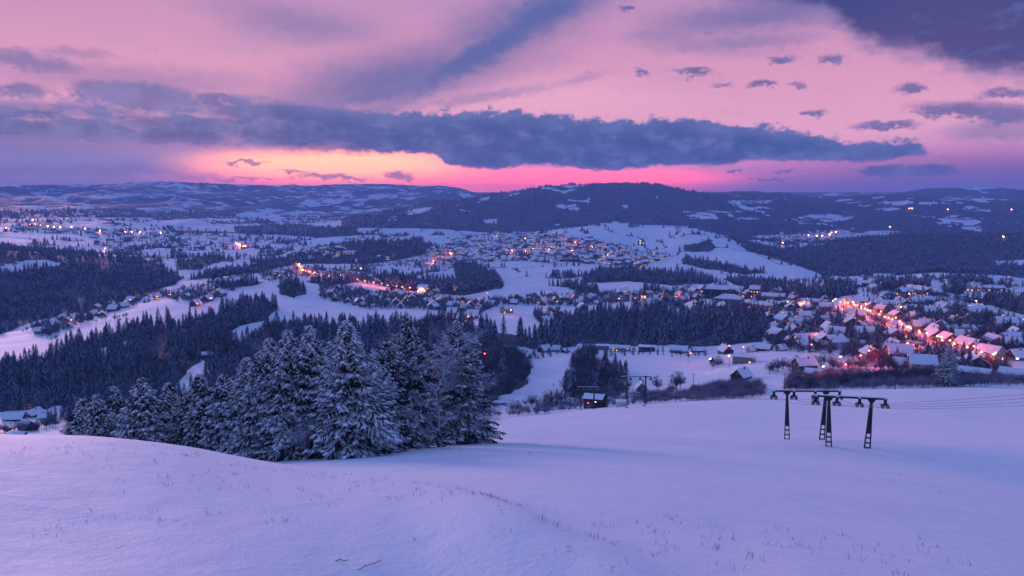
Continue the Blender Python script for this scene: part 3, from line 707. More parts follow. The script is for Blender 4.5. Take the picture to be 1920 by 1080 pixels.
def trunk_mb(H, r0):
    mb = MB()
    prev = None
    for i in range(7):
        a = i / 7; b = (i + 1) / 7
        mb.bar((0, 0, a * H - (0.5 if i == 0 else 0)), (0, 0, b * H), r0 * (1 - a) + .015, r0 * (1 - b) + .015, 7)
    return mb
def frosted_tree(seed, H, spread, segs=5, mi=0, density=1.0):
    """bare crown of fine frosted twigs"""
    r = random.Random(seed); mb = MB()
    def grow(p, d, L, rad, lev):
        n = 3
        for i in range(n):
            q = (p[0] + d[0] * L / n, p[1] + d[1] * L / n, p[2] + d[2] * L / n)
            if rad > .012: mb.bar(p, q, rad * (1 - .2 * i), rad * (1 - .2 * (i + 1)), 4, mi, cap=False)
            else:
                w = rad * 1.0
                mb.add([(p[0] - w, p[1], p[2]), (p[0] + w, p[1], p[2]), (q[0] + w * .6, q[1] + w * .4, q[2]), (q[0] - w * .6, q[1], q[2])], [(0, 1, 2, 3)], mi)
                mb.add([(p[0], p[1] - w, p[2]), (p[0], p[1] + w, p[2]), (q[0], q[1] + w * .6, q[2]), (q[0], q[1] - w * .6, q[2])], [(0, 1, 2, 3)], mi)
            p = q
            d = Vector((d[0] + r.uniform(-.18, .18), d[1] + r.uniform(-.18, .18), d[2] + r.uniform(-.12, .14))).normalized()
            if lev < segs:
                for _ in range(2 if (lev >= 1 or r.random() < .6) else 1):
                    a = r.uniform(0, 6.28); tilt = r.uniform(.45, 1.0)
                    dd = Vector((d[0] + math.cos(a) * tilt, d[1] + math.sin(a) * tilt, d[2] * .7 + r.uniform(-.15, .25))).normalized()
                    grow(p, dd, L * r.uniform(.48, .68), rad * .55, lev + 1)
    d0 = Vector((r.uniform(-.08, .08), r.uniform(-.08, .08), 1)).normalized()
    grow((0, 0, -.3), d0, H * .62, H * .012, 0)
    return mb

SPROTO = []
for i, (H, Rm, sn, dn, fr_) in enumerate([(9.4, 3.0, .78, 1.0, 1.0), (9.4, 2.8, .92, 1.0, .5), (6.6, 2.0, .76, .95, .7), (6.6, 1.9, .62, .9, .5), (12.5, 4.1, .60, 1.0, .6), (9.6, 2.9, .42, 1.0, .3)]):
    SPROTO.append((H, spruce_crown(100 + i, H, Rm, dn, sn, fr_).mesh('crown', [MT['needle'], MT['treesnow'], MT['bark'], MT['frost']]), trunk_mb(H, H * .016).mesh('trunk', MT['bark'])))
# (u of the trunk, distance, v of the tip, prototype, how wide, turn, label)
BIG = [
 (150, 71, 748, 3, 1.10, 0.4, 'small snowy spruce at the far left tip of the big group of spruces'),
 (185, 70, 736, 2, 0.95, 1.9, 'small snow dusted spruce, second one in from the left tip of the group'),
 (222, 72, 724, 3, 0.95, 3.0, 'narrow spruce in the left third of the group, darker than its neighbours'),
 (268, 67, 708, 2, 1.10, 5.0, 'pale snow laden spruce above the crest of the near drift, left third of the group'),
 (312, 70, 718, 3, 1.00, 0.7, 'dark spruce with a low top in the left half of the group'),
 (350, 68, 728, 2, 0.95, 2.2, 'low spruce filling the dip of the group outline, left of centre'),
 (385, 66, 700, 3, 1.05, 4.1, 'dark pointed spruce just left of the tall frosty ones'),
 (425, 64, 700, 2, 1.10, 5.7, 'middle sized spruce where the group outline starts to rise'),
 (462, 62, 668, 1, 1.05, 1.1, 'frosty spruce with a thin twiggy top left of the tallest trees'),
 (505, 60, 632, 0, 0.95, 2.7, 'tall grey frosted spruce, leftmost of the tall ones in the group'),
 (548, 58, 618, 1, 1.00, 3.6, 'tall frosty spruce left of the two at the middle of the group'),
 (592, 57, 608, 0, 0.95, 0.2, 'tall snowy spruce just left of the broadest white one'),
 (662, 53, 598, 1, 1.12, 4.6, 'broadest snow laden spruce of the group, white boughs down to the snow'),
 (720, 60, 640, 5, 1.00, 1.5, 'dark spruce half hidden right of the broadest snow laden spruce'),
 (775, 66, 592, 4, 0.92, 2.0, 'dark tall spruce with a slim pointed top in the right half of the group'),
 (846, 75, 598, 4, 1.28, 5.2, 'big dark spruce at the right end of the group, boughs reaching over open snow'),
 (868, 80, 650, 0, 1.05, 2.9, 'frosty spruce at the extreme right edge of the group, lower than the big dark one'),
 (700, 57, 655, 0, 1.1, 0.6, 'pale frosted spruce tucked between the broadest white one and the dark slim one'),
 (610, 61, 655, 5, 1.00, 3.3, 'dark green spruce in the shade behind the tall snowy spruces'),
 (490, 66, 690, 5, 1.00, 0.9, 'dark low spruce in the gap behind the frosty left shoulder of the group'),
]
for u, r_, vt, pi, wd, rz, lab in BIG:
    H, cme, tme = SPROTO[pi]
    g = at_r(u, r_, 800)
    ztop = math.hypot(g.x, g.y) * slope(u, vt)
    s = (ztop - g.z) / H
    e = empty('spruce_tree', g, rz)
    e.scale = (wd * (0.35 + 0.65 * s) if s < 1 else wd * s, wd * (0.35 + 0.65 * s) if s < 1 else wd * s, s)
    tag(e, lab, 'tree', 'snowy spruces on the near slope')
    link('crown', cme, e); link('trunk', tme, e)
FR = [(822, 66, 600, 1.25, 'frosted bare tree with fine pale twigs rising among the right hand spruces', 1),
      (878, 72, 640, 1.0, 'smaller frosted bare tree at the right shoulder of the spruce group', 2),
      (628, 55, 735, .9, 'short mauve bare bush tree between the tall snowy spruces', 3),
      (575, 54, 770, .9, 'lowest frosted bare shrub at the foot of the tall spruces', 4),
      (548, 62, 603, .75, 'thin bare tree with upright frosted twigs above the left of the tall spruces', 5)]
for u, r_, vt, w, lab, sd in FR:
    g = at_r(u, r_, 800); H = math.hypot(g.x, g.y) * slope(u, vt) - g.z
    mb = frosted_tree(200 + sd, 10.0, 1.0, 5)
    zs = [v[2] for v in mb.v]; k = H / max(zs)
    e = empty('frosted_tree', g, sd * 1.3); e.scale = (k * w, k * w, k)
    tag(e, lab, 'tree', 'frosted bare trees among the spruces')
    half = MB(); tr = MB()
    o = link('crown', mb.mesh('crown', MT['frost']), e); link('trunk', trunk_mb(7.0, .13).mesh('trunk', MT['bark']), e)

# ------------------------------------------------------------------ woods in the valley
def far_conifer(seed, tiers, n, Rm, snow):
    r = random.Random(seed); mb = MB()
    mb.bar((0, 0, -.08), (0, 0, .5), .016, .01, 4, 2)
    for k in range(tiers):
        t = k / tiers; z1 = 0.10 + 0.90 * (t ** 0.92); top = min(1.0, z1 + 1.5 / tiers)
        R_ = Rm * (1 - t) ** .85 + .012
        ph = r.uniform(0, 6.28)
        for i in range(n):
            a = ph + 6.2832 * i / n + r.uniform(-.25, .25); R2 = R_ * r.uniform(.65, 1.2); w = 3.4 / n
            zt = z1 - r.uniform(.02, .06)
            a1, a2 = a - w * .5, a + w * .5
            tip = (math.cos(a) * R2, math.sin(a) * R2, zt)
            l = (math.cos(a1) * R2 * .55, math.sin(a1) * R2 * .55, z1 + .02); q = (math.cos(a2) * R2 * .55, math.sin(a2) * R2 * .55, z1 + .02)
            mb.add([(0, 0, top), l, tip, q], [(0, 1, 2), (0, 2, 3)], 1 if r.random() < snow else 0)
    return mb
def far_bare(seed, n, w, mi=0):
    r = random.Random(seed); mb = MB()
    mb.bar((0, 0, -.05), (0, 0, .45), .022, .014, 4, 0)
    for i in range(n):
        a = r.uniform(0, 6.28); rad = w * math.sqrt(r.random()); z = .32 + .62 * r.random() * (1 - (rad / w) ** 2 * .55)
        p = (math.cos(a) * rad * .25, math.sin(a) * rad * .25, .25 + .25 * r.random()); q = (math.cos(a) * rad, math.sin(a) * rad, z)
        t = r.uniform(.006, .012)
        mb.add([(p[0] - t, p[1], p[2]), (p[0] + t, p[1] + t, p[2]), q], [(0, 1, 2)], 0)
        for _ in range(3):
            b = (q[0] + r.uniform(-.09, .09), q[1] + r.uniform(-.09, .09), q[2] + r.uniform(-.03, .12))
            mb.add([(q[0] - t, q[1] - t, q[2]), (q[0] + t, q[1] + t * .5, q[2] - t), b], [(0, 1, 2)], mi)
    return mb
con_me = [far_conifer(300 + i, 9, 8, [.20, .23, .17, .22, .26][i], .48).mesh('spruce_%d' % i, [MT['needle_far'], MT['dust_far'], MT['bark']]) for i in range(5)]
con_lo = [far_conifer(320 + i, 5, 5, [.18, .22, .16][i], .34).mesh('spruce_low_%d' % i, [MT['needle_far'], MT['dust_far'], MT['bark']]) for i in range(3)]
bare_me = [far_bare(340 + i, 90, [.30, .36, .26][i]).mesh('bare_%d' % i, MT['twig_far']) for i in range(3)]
PROTO = bpy.data.collections.new('tree_kinds')           # not linked to the scene: read by the scatter only
def proto(mes, tagname):
    c = bpy.data.collections.new(tagname)
    for i, m in enumerate(mes):
        o = bpy.data.objects.new('%s_%02d' % (tagname, i), m); c.objects.link(o)
    return c
P_CON = proto(con_me, 'kind_a'); P_LOW = proto(con_lo, 'kind_b'); P_BARE = proto(bare_me, 'kind_c')
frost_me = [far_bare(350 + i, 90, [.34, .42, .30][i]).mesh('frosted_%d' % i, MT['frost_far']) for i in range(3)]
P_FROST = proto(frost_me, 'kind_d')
def scatter(name, pts, coll, scales, label, cat, widths=1.0):
    pts = np.asarray(pts, np.float32); n = len(pts)
    if n == 0: return
    me = bpy.data.meshes.new(name)
    me.vertices.add(n); me.vertices.foreach_set('co', pts.ravel())
    s = np.asarray(scales, np.float32)
    sv = np.stack([s * widths, s * widths, s], -1).astype(np.float32)
    a = me.attributes.new('size', 'FLOAT_VECTOR', 'POINT'); a.data.foreach_set('vector', sv.ravel())
    rot = np.zeros((n, 3), np.float32); rot[:, 2] = rng.uniform(0, 6.28, n)
    a = me.attributes.new('turn', 'FLOAT_VECTOR', 'POINT'); a.data.foreach_set('vector', rot.ravel())
    a = me.attributes.new('pick', 'INT', 'POINT'); a.data.foreach_set('value', rng.integers(0, 60, n).astype(np.int32))
    o = link(name, me)
    ng = bpy.data.node_groups.new(name, 'GeometryNodeTree')
    ng.interface.new_socket('Geometry', in_out='INPUT', socket_type='NodeSocketGeometry')
    ng.interface.new_socket('Geometry', in_out='OUTPUT', socket_type='NodeSocketGeometry')
    gi = ng.nodes.new('NodeGroupInput'); go = ng.nodes.new('NodeGroupOutput')
    iop = ng.nodes.new('GeometryNodeInstanceOnPoints'); ci = ng.nodes.new('GeometryNodeCollectionInfo')
    ci.inputs['Collection'].default_value = coll; ci.inputs['Separate Children'].default_value = True; ci.inputs['Reset Children'].default_value = True
    def at(nm, ty):
        k = ng.nodes.new('GeometryNodeInputNamedAttribute'); k.data_type = ty; k.inputs['Name'].default_value = nm; return k.outputs['Attribute']
    L = ng.links.new
    L(gi.outputs[0], iop.inputs['Points']); L(ci.outputs[0], iop.inputs['Instance']); iop.inputs['Pick Instance'].default_value = True
    L(at('pick', 'INT'), iop.inputs['Instance Index']); L(at('size', 'FLOAT_VECTOR'), iop.inputs['Scale']); L(at('turn', 'FLOAT_VECTOR'), iop.inputs['Rotation'])
    L(iop.outputs[0], go.inputs[0])
    md = o.modifiers.new('scatter', 'NODES'); md.node_group = ng
    return tag(o, label, cat, kind='stuff')

# cells of wooded ground, how many trees each should carry
dR = np.gradient(RR)[:, None]; dA = np.gradient(AZ)[None, :]
AREA = RG * dR * dA
inview = (np.abs(AG) < R(35)) & (VG < 1000)
# which cells can be seen at all (skyline test along every sight line, with room for tree height)
SL = ZT / RG; SLT = (ZT + 16) / RG
mx = np.maximum.accumulate(SL, axis=0); mx = np.concatenate([np.full((1, mx.shape[1]), -9.0), mx[:-1]])
seen = (SLT > mx) & inview
bare_zone = np.zeros(RG.shape, bool)
for k in (7, 8): bare_zone |= inpoly(WOODS[k][0], WOODS[k][1], WOODS[k][2])
bare_zone |= (fbm(XG / 120, YG / 120, 3, 131) > 0.14) & (RG < 1000) & (UG < 880)
def pick_cells(mask, dens):
    w = (AREA * dens * mask * seen * np.clip(0.9 + 1.9 * fbm(XG / 28, YG / 28, 2, 141), .08, 1.3)).ravel()
    n = int(w.sum())
    if n == 0: return np.zeros((0, 3)), np.zeros(0, int), np.zeros(0, int)
    idx = rng.choice(len(w), n, p=w / w.sum()); i, j = np.unravel_index(idx, RG.shape)
    r = RG[i, j] * (1 + rng.uniform(-.5, .5, n) * (dR[i, 0] / RR[i])); a = AG[i, j] + rng.uniform(-.5, .5, n) * dA[0, j]
    return np.stack([r * np.sin(a), r * np.cos(a), ZT[i, j] - .4], -1), i, j
PLACED = []
# the nearest woods: every tree its own object as far as 300 go
m1 = (forest > .5) & (RG < 1050)
pc, i1, j1 = pick_cells(m1 * np.where(bare_zone, .35, 1.0), 1 / 32.0)
pb, i2, j2 = pick_cells(m1 * np.where(bare_zone, 1.0, .08), 1 / 20.0)
rc = np.hypot(pc[:, 0], pc[:, 1]); rb = np.hypot(pb[:, 0], pb[:, 1])
hc = np.where(rc > 600, 17.0, 13.0) * rng.uniform(.45, 1.0, len(rc)) ** .8 * (1 + .35 * rng.standard_normal(len(rc)).clip(-1, 1.5)).clip(.55, 1.4); hb = 9.0 * rng.uniform(.6, 1.3, len(rb))
nearlow = (rb < 420) & (pb[:, 0] > 40)
hb = np.where(nearlow, hb * .62, hb)
def uv_of(p):
    dep = p[1] * cp_ - p[2] * sp_
    return 960 + F * p[0] / dep, 540 - F * (p[1] * sp_ + p[2] * cp_) / dep
def region(u, v, kind):
    if u < 560: return ('in the dark hollow behind the left spruces' if v > 640 else 'at the upper edge of the wood under the left ridge')
    if u < 900: return 'in the wood behind the big snowy spruces'
    if v > 700 and u > 1240: return 'in the brushwood just behind the white crest'
    if v > 648: return 'around the small white meadow below the gabled houses'
    if u < 1180: return 'in the left half of the grove above the gabled houses'
    return 'in the right half of the grove below the yellow block'
score = hc / rc; score = np.where((uv_of(pc.T)[0] < 900) & (uv_of(pc.T)[0] > 380) & (uv_of(pc.T)[1] > 610), 0, score)
order = np.argsort(-score); indiv = order[:230]; rest = order[230:]
for k in indiv:
    u, v = uv_of(pc[k]); me = con_me[int(rng.integers(0, 5))]
    o = link('spruce_tree', me); h = float(hc[k])
    o.location = pc[k]; o.scale = (h * 1.05, h * 1.05, h); o.rotation_euler = (0, 0, float(rng.uniform(0, 6.28)))
    rg_ = region(u, v, 0)
    tag(o, 'dark dusted spruce ' + rg_, 'tree', 'dark spruces ' + rg_)
scatter('spruce_wood', pc[rest], P_CON, hc[rest], 'dense dark spruce wood filling the hollows of the near valley', 'wood', 1.05)
score = hb / rb; score = np.where((uv_of(pb.T)[0] < 900) & (uv_of(pb.T)[0] > 380) & (uv_of(pb.T)[1] > 610), 0, score)
order = np.argsort(-score); indiv = order[:150]; rest = order[150:]
for k in indiv:
    u, v = uv_of(pb[k]); me = bare_me[int(rng.integers(0, 3))]
    o = link('bare_tree', me); h = float(hb[k])
    o.location = pb[k]; o.scale = (h, h, h); o.rotation_euler = (0, 0, float(rng.uniform(0, 6.28)))
    rg_ = region(u, v, 1)
    tag(o, 'grey brown leafless tree ' + rg_, 'tree', 'leafless trees ' + rg_)
scatter('bare_wood', pb[rest], P_BARE, hb[rest], 'leafless grey woodland mixed into the near valley woods', 'wood', 1.0)
# farther woods
p, i, j = pick_cells((forest > .5) & (RG >= 1050) & (RG < 1800), 1 / 70.0)
scatter('middle_wood', p, P_LOW, 14 * rng.uniform(.45, 1.3, len(p)), 'dark wood beyond the nearer houses', 'wood', 1.25)
p, i, j = pick_cells((forest > .5) & (RG >= 1800) & (RG < 3400), 1 / 170.0)
scatter('far_wood', p, P_LOW, 14 * rng.uniform(.4, 1.3, len(p)), 'dark far-off wood on the valley hills', 'wood', 1.6)
p, i, j = pick_cells((forest > .5) & (RG >= 3400) & (RG < 5600), 1 / 1300.0)
scatter('mountain_forest', p, P_LOW, 13 * rng.uniform(.7, 1.35, len(p)), 'forest covering the distant mountains', 'forest', 2.6)
print('trees', len(pc), len(pb), len(p))
# ------------------------------------------------------------------ houses
WALLS = dict(cream='cream', white='white', grey='grey', brown='brown wooden', dark='dark timber', yellow='yellow', red='red', green='green', brick='brick')
KIND = dict(chalet=(8.5, 11, 3.0, 44), house=(9.5, 10.5, 5.2, 34), low=(9, 14, 2.8, 36), shed=(5, 7, 2.3, 30), long=(10, 24, 5.0, 30), cabin=(6.5, 7.5, 2.6, 46), block=(13, 22, 9.0, 26), flat=(10, 15, 5.2, 3))
def make_house(kind, wall, detail=2, lit=0, seed=0, pos=(0, 0, 0), rz=0, sc=1.0):
    r = random.Random(seed * 7 + 3)
    w, l, h, pitch = KIND[kind]                       # gable ends face -y and +y, ridge runs along y
    hw, hl = w / 2, l / 2; rise = hw * math.tan(R(pitch)); hip = kind in ('block',)
    hi = min(hl * .8, hw) if hip else 0
    b = MB(); D = -2.5
    b.add([(-hw, -hl, D), (hw, -hl, D), (hw, hl, D), (-hw, hl, D), (-hw, -hl, h), (hw, -hl, h), (hw, hl, h), (-hw, hl, h)],
          [(0, 1, 5, 4), (1, 2, 6, 5), (2, 3, 7, 6), (3, 0, 4, 7)])
    if not hip:
        g0 = len(b.v); b.add([(-hw, -hl, h), (hw, -hl, h), (0, -hl, h + rise), (-hw, hl, h), (hw, hl, h), (0, hl, h + rise)], [(0, 1, 2), (4, 3, 5)], 1)
    gable = MT['w_' + (wall if kind in ('shed', 'long', 'flat', 'block') or wall in ('brown', 'dark', 'red') else r.choice([wall, 'brown', 'dark']))]
    o_ = .7; t_ = .38
    rf = MB()
    eh = h - o_ * math.tan(R(pitch)); X = hw + o_; Y = hl + o_
    def slab(z0, mi, top):
        if hip:
            vs = [(-X, -Y, eh + z0), (X, -Y, eh + z0), (X, Y, eh + z0), (-X, Y, eh + z0), (0, -Y + X, h + rise + z0), (0, Y - X, h + rise + z0)]
            rf.add(vs, [(0, 1, 4), (1, 2, 5, 4), (2, 3, 5), (3, 0, 4, 5)] if top else [(4, 1, 0), (4, 5, 2, 1), (5, 3, 2), (5, 4, 0, 3)], mi)
        else:
            vs = [(-X, -Y, eh + z0), (0, -Y, h + rise + z0), (X, -Y, eh + z0), (-X, Y, eh + z0), (0, Y, h + rise + z0), (X, Y, eh + z0)]
            rf.add(vs, [(0, 1, 4, 3), (1, 2, 5, 4)] if top else [(3, 4, 1, 0), (4, 5, 2, 1)], mi)
        return vs
    lo = slab(.02, 1, False); hi_ = slab(.02 + t_, 0, True)
    if hip:
        e = [(0, 1), (1, 2), (2, 3), (3, 0)]
    else:
        e = [(0, 1), (1, 2), (2, 5), (5, 4), (4, 3), (3, 0)]
    for a, c in e: rf.add([lo[a], lo[c], hi_[c], hi_[a]], [(0, 1, 2, 3)], 0 if not hip else 0)
    rname = 'roof'
    def add_chim(mb, x, y, mi=0):
        zt = h + rise + .9; mb.box(x - .35, x + .35, y - .35, y + .35, h + rise * .2, zt, mi)
        mb.box(x - .45, x + .45, y - .45, y + .45, zt, zt + .22, mi + 1)
    if detail == 0:
        al = MB()
        al.v = list(b.v); al.f = list(b.f); al.m = list(b.m)
        al.add(rf.v, rf.f); al.m = b.m[:] + [2 + q for q in rf.m]
        if kind not in ('shed', 'flat'): add_chim(al, .9, hl * .3, 3)
        for k in range(3 if lit else 0):
            y = -hl * .6 + k * hl * .6
            for x in (-hw - .04, hw + .04): al.add([(x, y - .6, 1.2), (x, y + .6, 1.2), (x, y + .6, 2.6), (x, y - .6, 2.6)], [(0, 1, 2, 3)], 4)
            if k < 2:
                xx = -hw * .5 + k * hw
                for yy in (-hl - .04, hl + .04): al.add([(xx - .6, yy, 1.2), (xx + .6, yy, 1.2), (xx + .6, yy, 2.6), (xx - .6, yy, 2.6)], [(0, 1, 2, 3)], 4)
        return al, [MT['w_' + wall], gable, MT['snow'], MT['tile'], MT['lit']]
    e0 = empty('house', pos, rz, sc)
    b.build('wall', [MT['w_' + wall], gable], e0)
    ro = rf.build('roof', [MT['snow'], MT['tile']], e0)
    if kind not in ('shed', 'flat'):
        ch = MB(); add_chim(ch, .9, hl * .3); ch.build('chimney', [MT['w_brick'], MT['snow']], ro)
    def window(x, y, z, nx, ny, ww, hh, on):
        m = MB(); tx, ty = -ny, nx
        def q(d, a, c, mi): m.add([(x + nx * d - tx * a, y + ny * d - ty * a, z - c), (x + nx * d + tx * a, y + ny * d + ty * a, z - c), (x + nx * d + tx * a, y + ny * d + ty * a, z + c), (x + nx * d - tx * a, y + ny * d - ty * a, z + c)], [(0, 1, 2, 3)], mi)
        a, c = ww / 2, hh / 2
        fx0, fx1 = min(x, x + nx * .06), max(x, x + nx * .06); fy0, fy1 = min(y, y + ny * .06), max(y, y + ny * .06)
        ax, ay = abs(tx), abs(ty)
        m.box(fx0 - ax * (a + .1), fx1 + ax * (a + .1), fy0 - ay * (a + .1), fy1 + ay * (a + .1), z - c - .1, z + c + .1, 0)
        q(.075, a - .02, c - .02, 1)
        q2 = .085
        m.box(min(x + nx * .06, x + nx * .1) - ax * .04, max(x + nx * .06, x + nx * .1) + ax * .04, min(y + ny * .06, y + ny * .1) - ay * .04, max(y + ny * .06, y + ny * .1) + ay * .04, z - c, z + c, 0)
        m.build('window', [MT['w_white'], MT['lit'] if on else MT['glass']], e0)
    fl = 2 if h > 4.5 else 1
    if h > 8: fl = 3
    nl = max(2, int(l / 4.2)) if detail > 1 else 2
    cnt = 0
    for f in range(fl):
        z = 1.6 + f * 2.75
        for k in range(nl):
            y = -hl + l * (k + .5) / nl
            for nx in (-1, 1):
                cnt += 1; window(nx * hw, y, z, nx, 0, 1.1, 1.3, lit and (cnt * 7 + seed) % 5 < lit)
        for k in (0, 1):
            for ny in (-1, 1):
                if ny == -1 and f == 0 and k == 0: continue
                cnt += 1; window((-.5 + k) * w * .5, ny * hl, z, 0, ny, 1.1, 1.3, lit and (cnt * 7 + seed) % 5 < lit)
    if not hip and rise > 2.5:
        for ny in (-1, 1): cnt += 1; window(0, ny * hl, h + rise * .38, 0, ny, 1.0, 1.1, lit and cnt % 3 == 0)
    d = MB(); d.box(-w * .25 - .5, -w * .25 + .5, -hl - .09, -hl, 0, 2.1); d.build('door', MT['wood'], e0)
    if kind == 'chalet' and detail > 1:
        p = MB(); p.box(-hw * .9, hw * .9, -hl - 1.3, -hl - .003, h - .25, h - .05)
        for k in range(9):
            x = -hw * .9 + k * hw * 1.8 / 8; p.box(x - .04, x + .04, -hl - 1.3, -hl - 1.22, h - .05, h + .85)
        p.box(-hw * .9, hw * .9, -hl - 1.32, -hl - 1.2, h + .85, h + .95); p.build('balcony', MT['wood'], e0)
    return e0
HC = {}
NOMES = {}
def place_house(kind, wall, p, rz, sc, label, group=None, lit=0, seed=0, detail=2, cat='house'):
    d = detail
    key = (kind, wall, d, lit)
    if d == 0:
        if key not in NOMES:
            al, mats = make_house(kind, wall, 0, lit, seed); NOMES[key] = al.mesh('house', mats)
        o = link('house', NOMES[key]); o.location = p; o.rotation_euler = (0, 0, rz); o.scale = (sc, sc, sc)
    elif key in HC:
        o = copy_tree(HC[key]); o.location = p; o.rotation_euler = (0, 0, rz); o.scale = (sc, sc, sc)
    else:
        o = make_house(kind, wall, d, lit, seed, p, rz, sc); HC[key] = o
    if 'group' in o and not group: del o['group']
    tag(o, label, cat, group)
    return o
TAKEN = []
def free(p, dmin):
    for q, m in TAKEN:
        if (q[0] - p[0]) ** 2 + (q[1] - p[1]) ** 2 < max(m, dmin) ** 2: return False
    return True
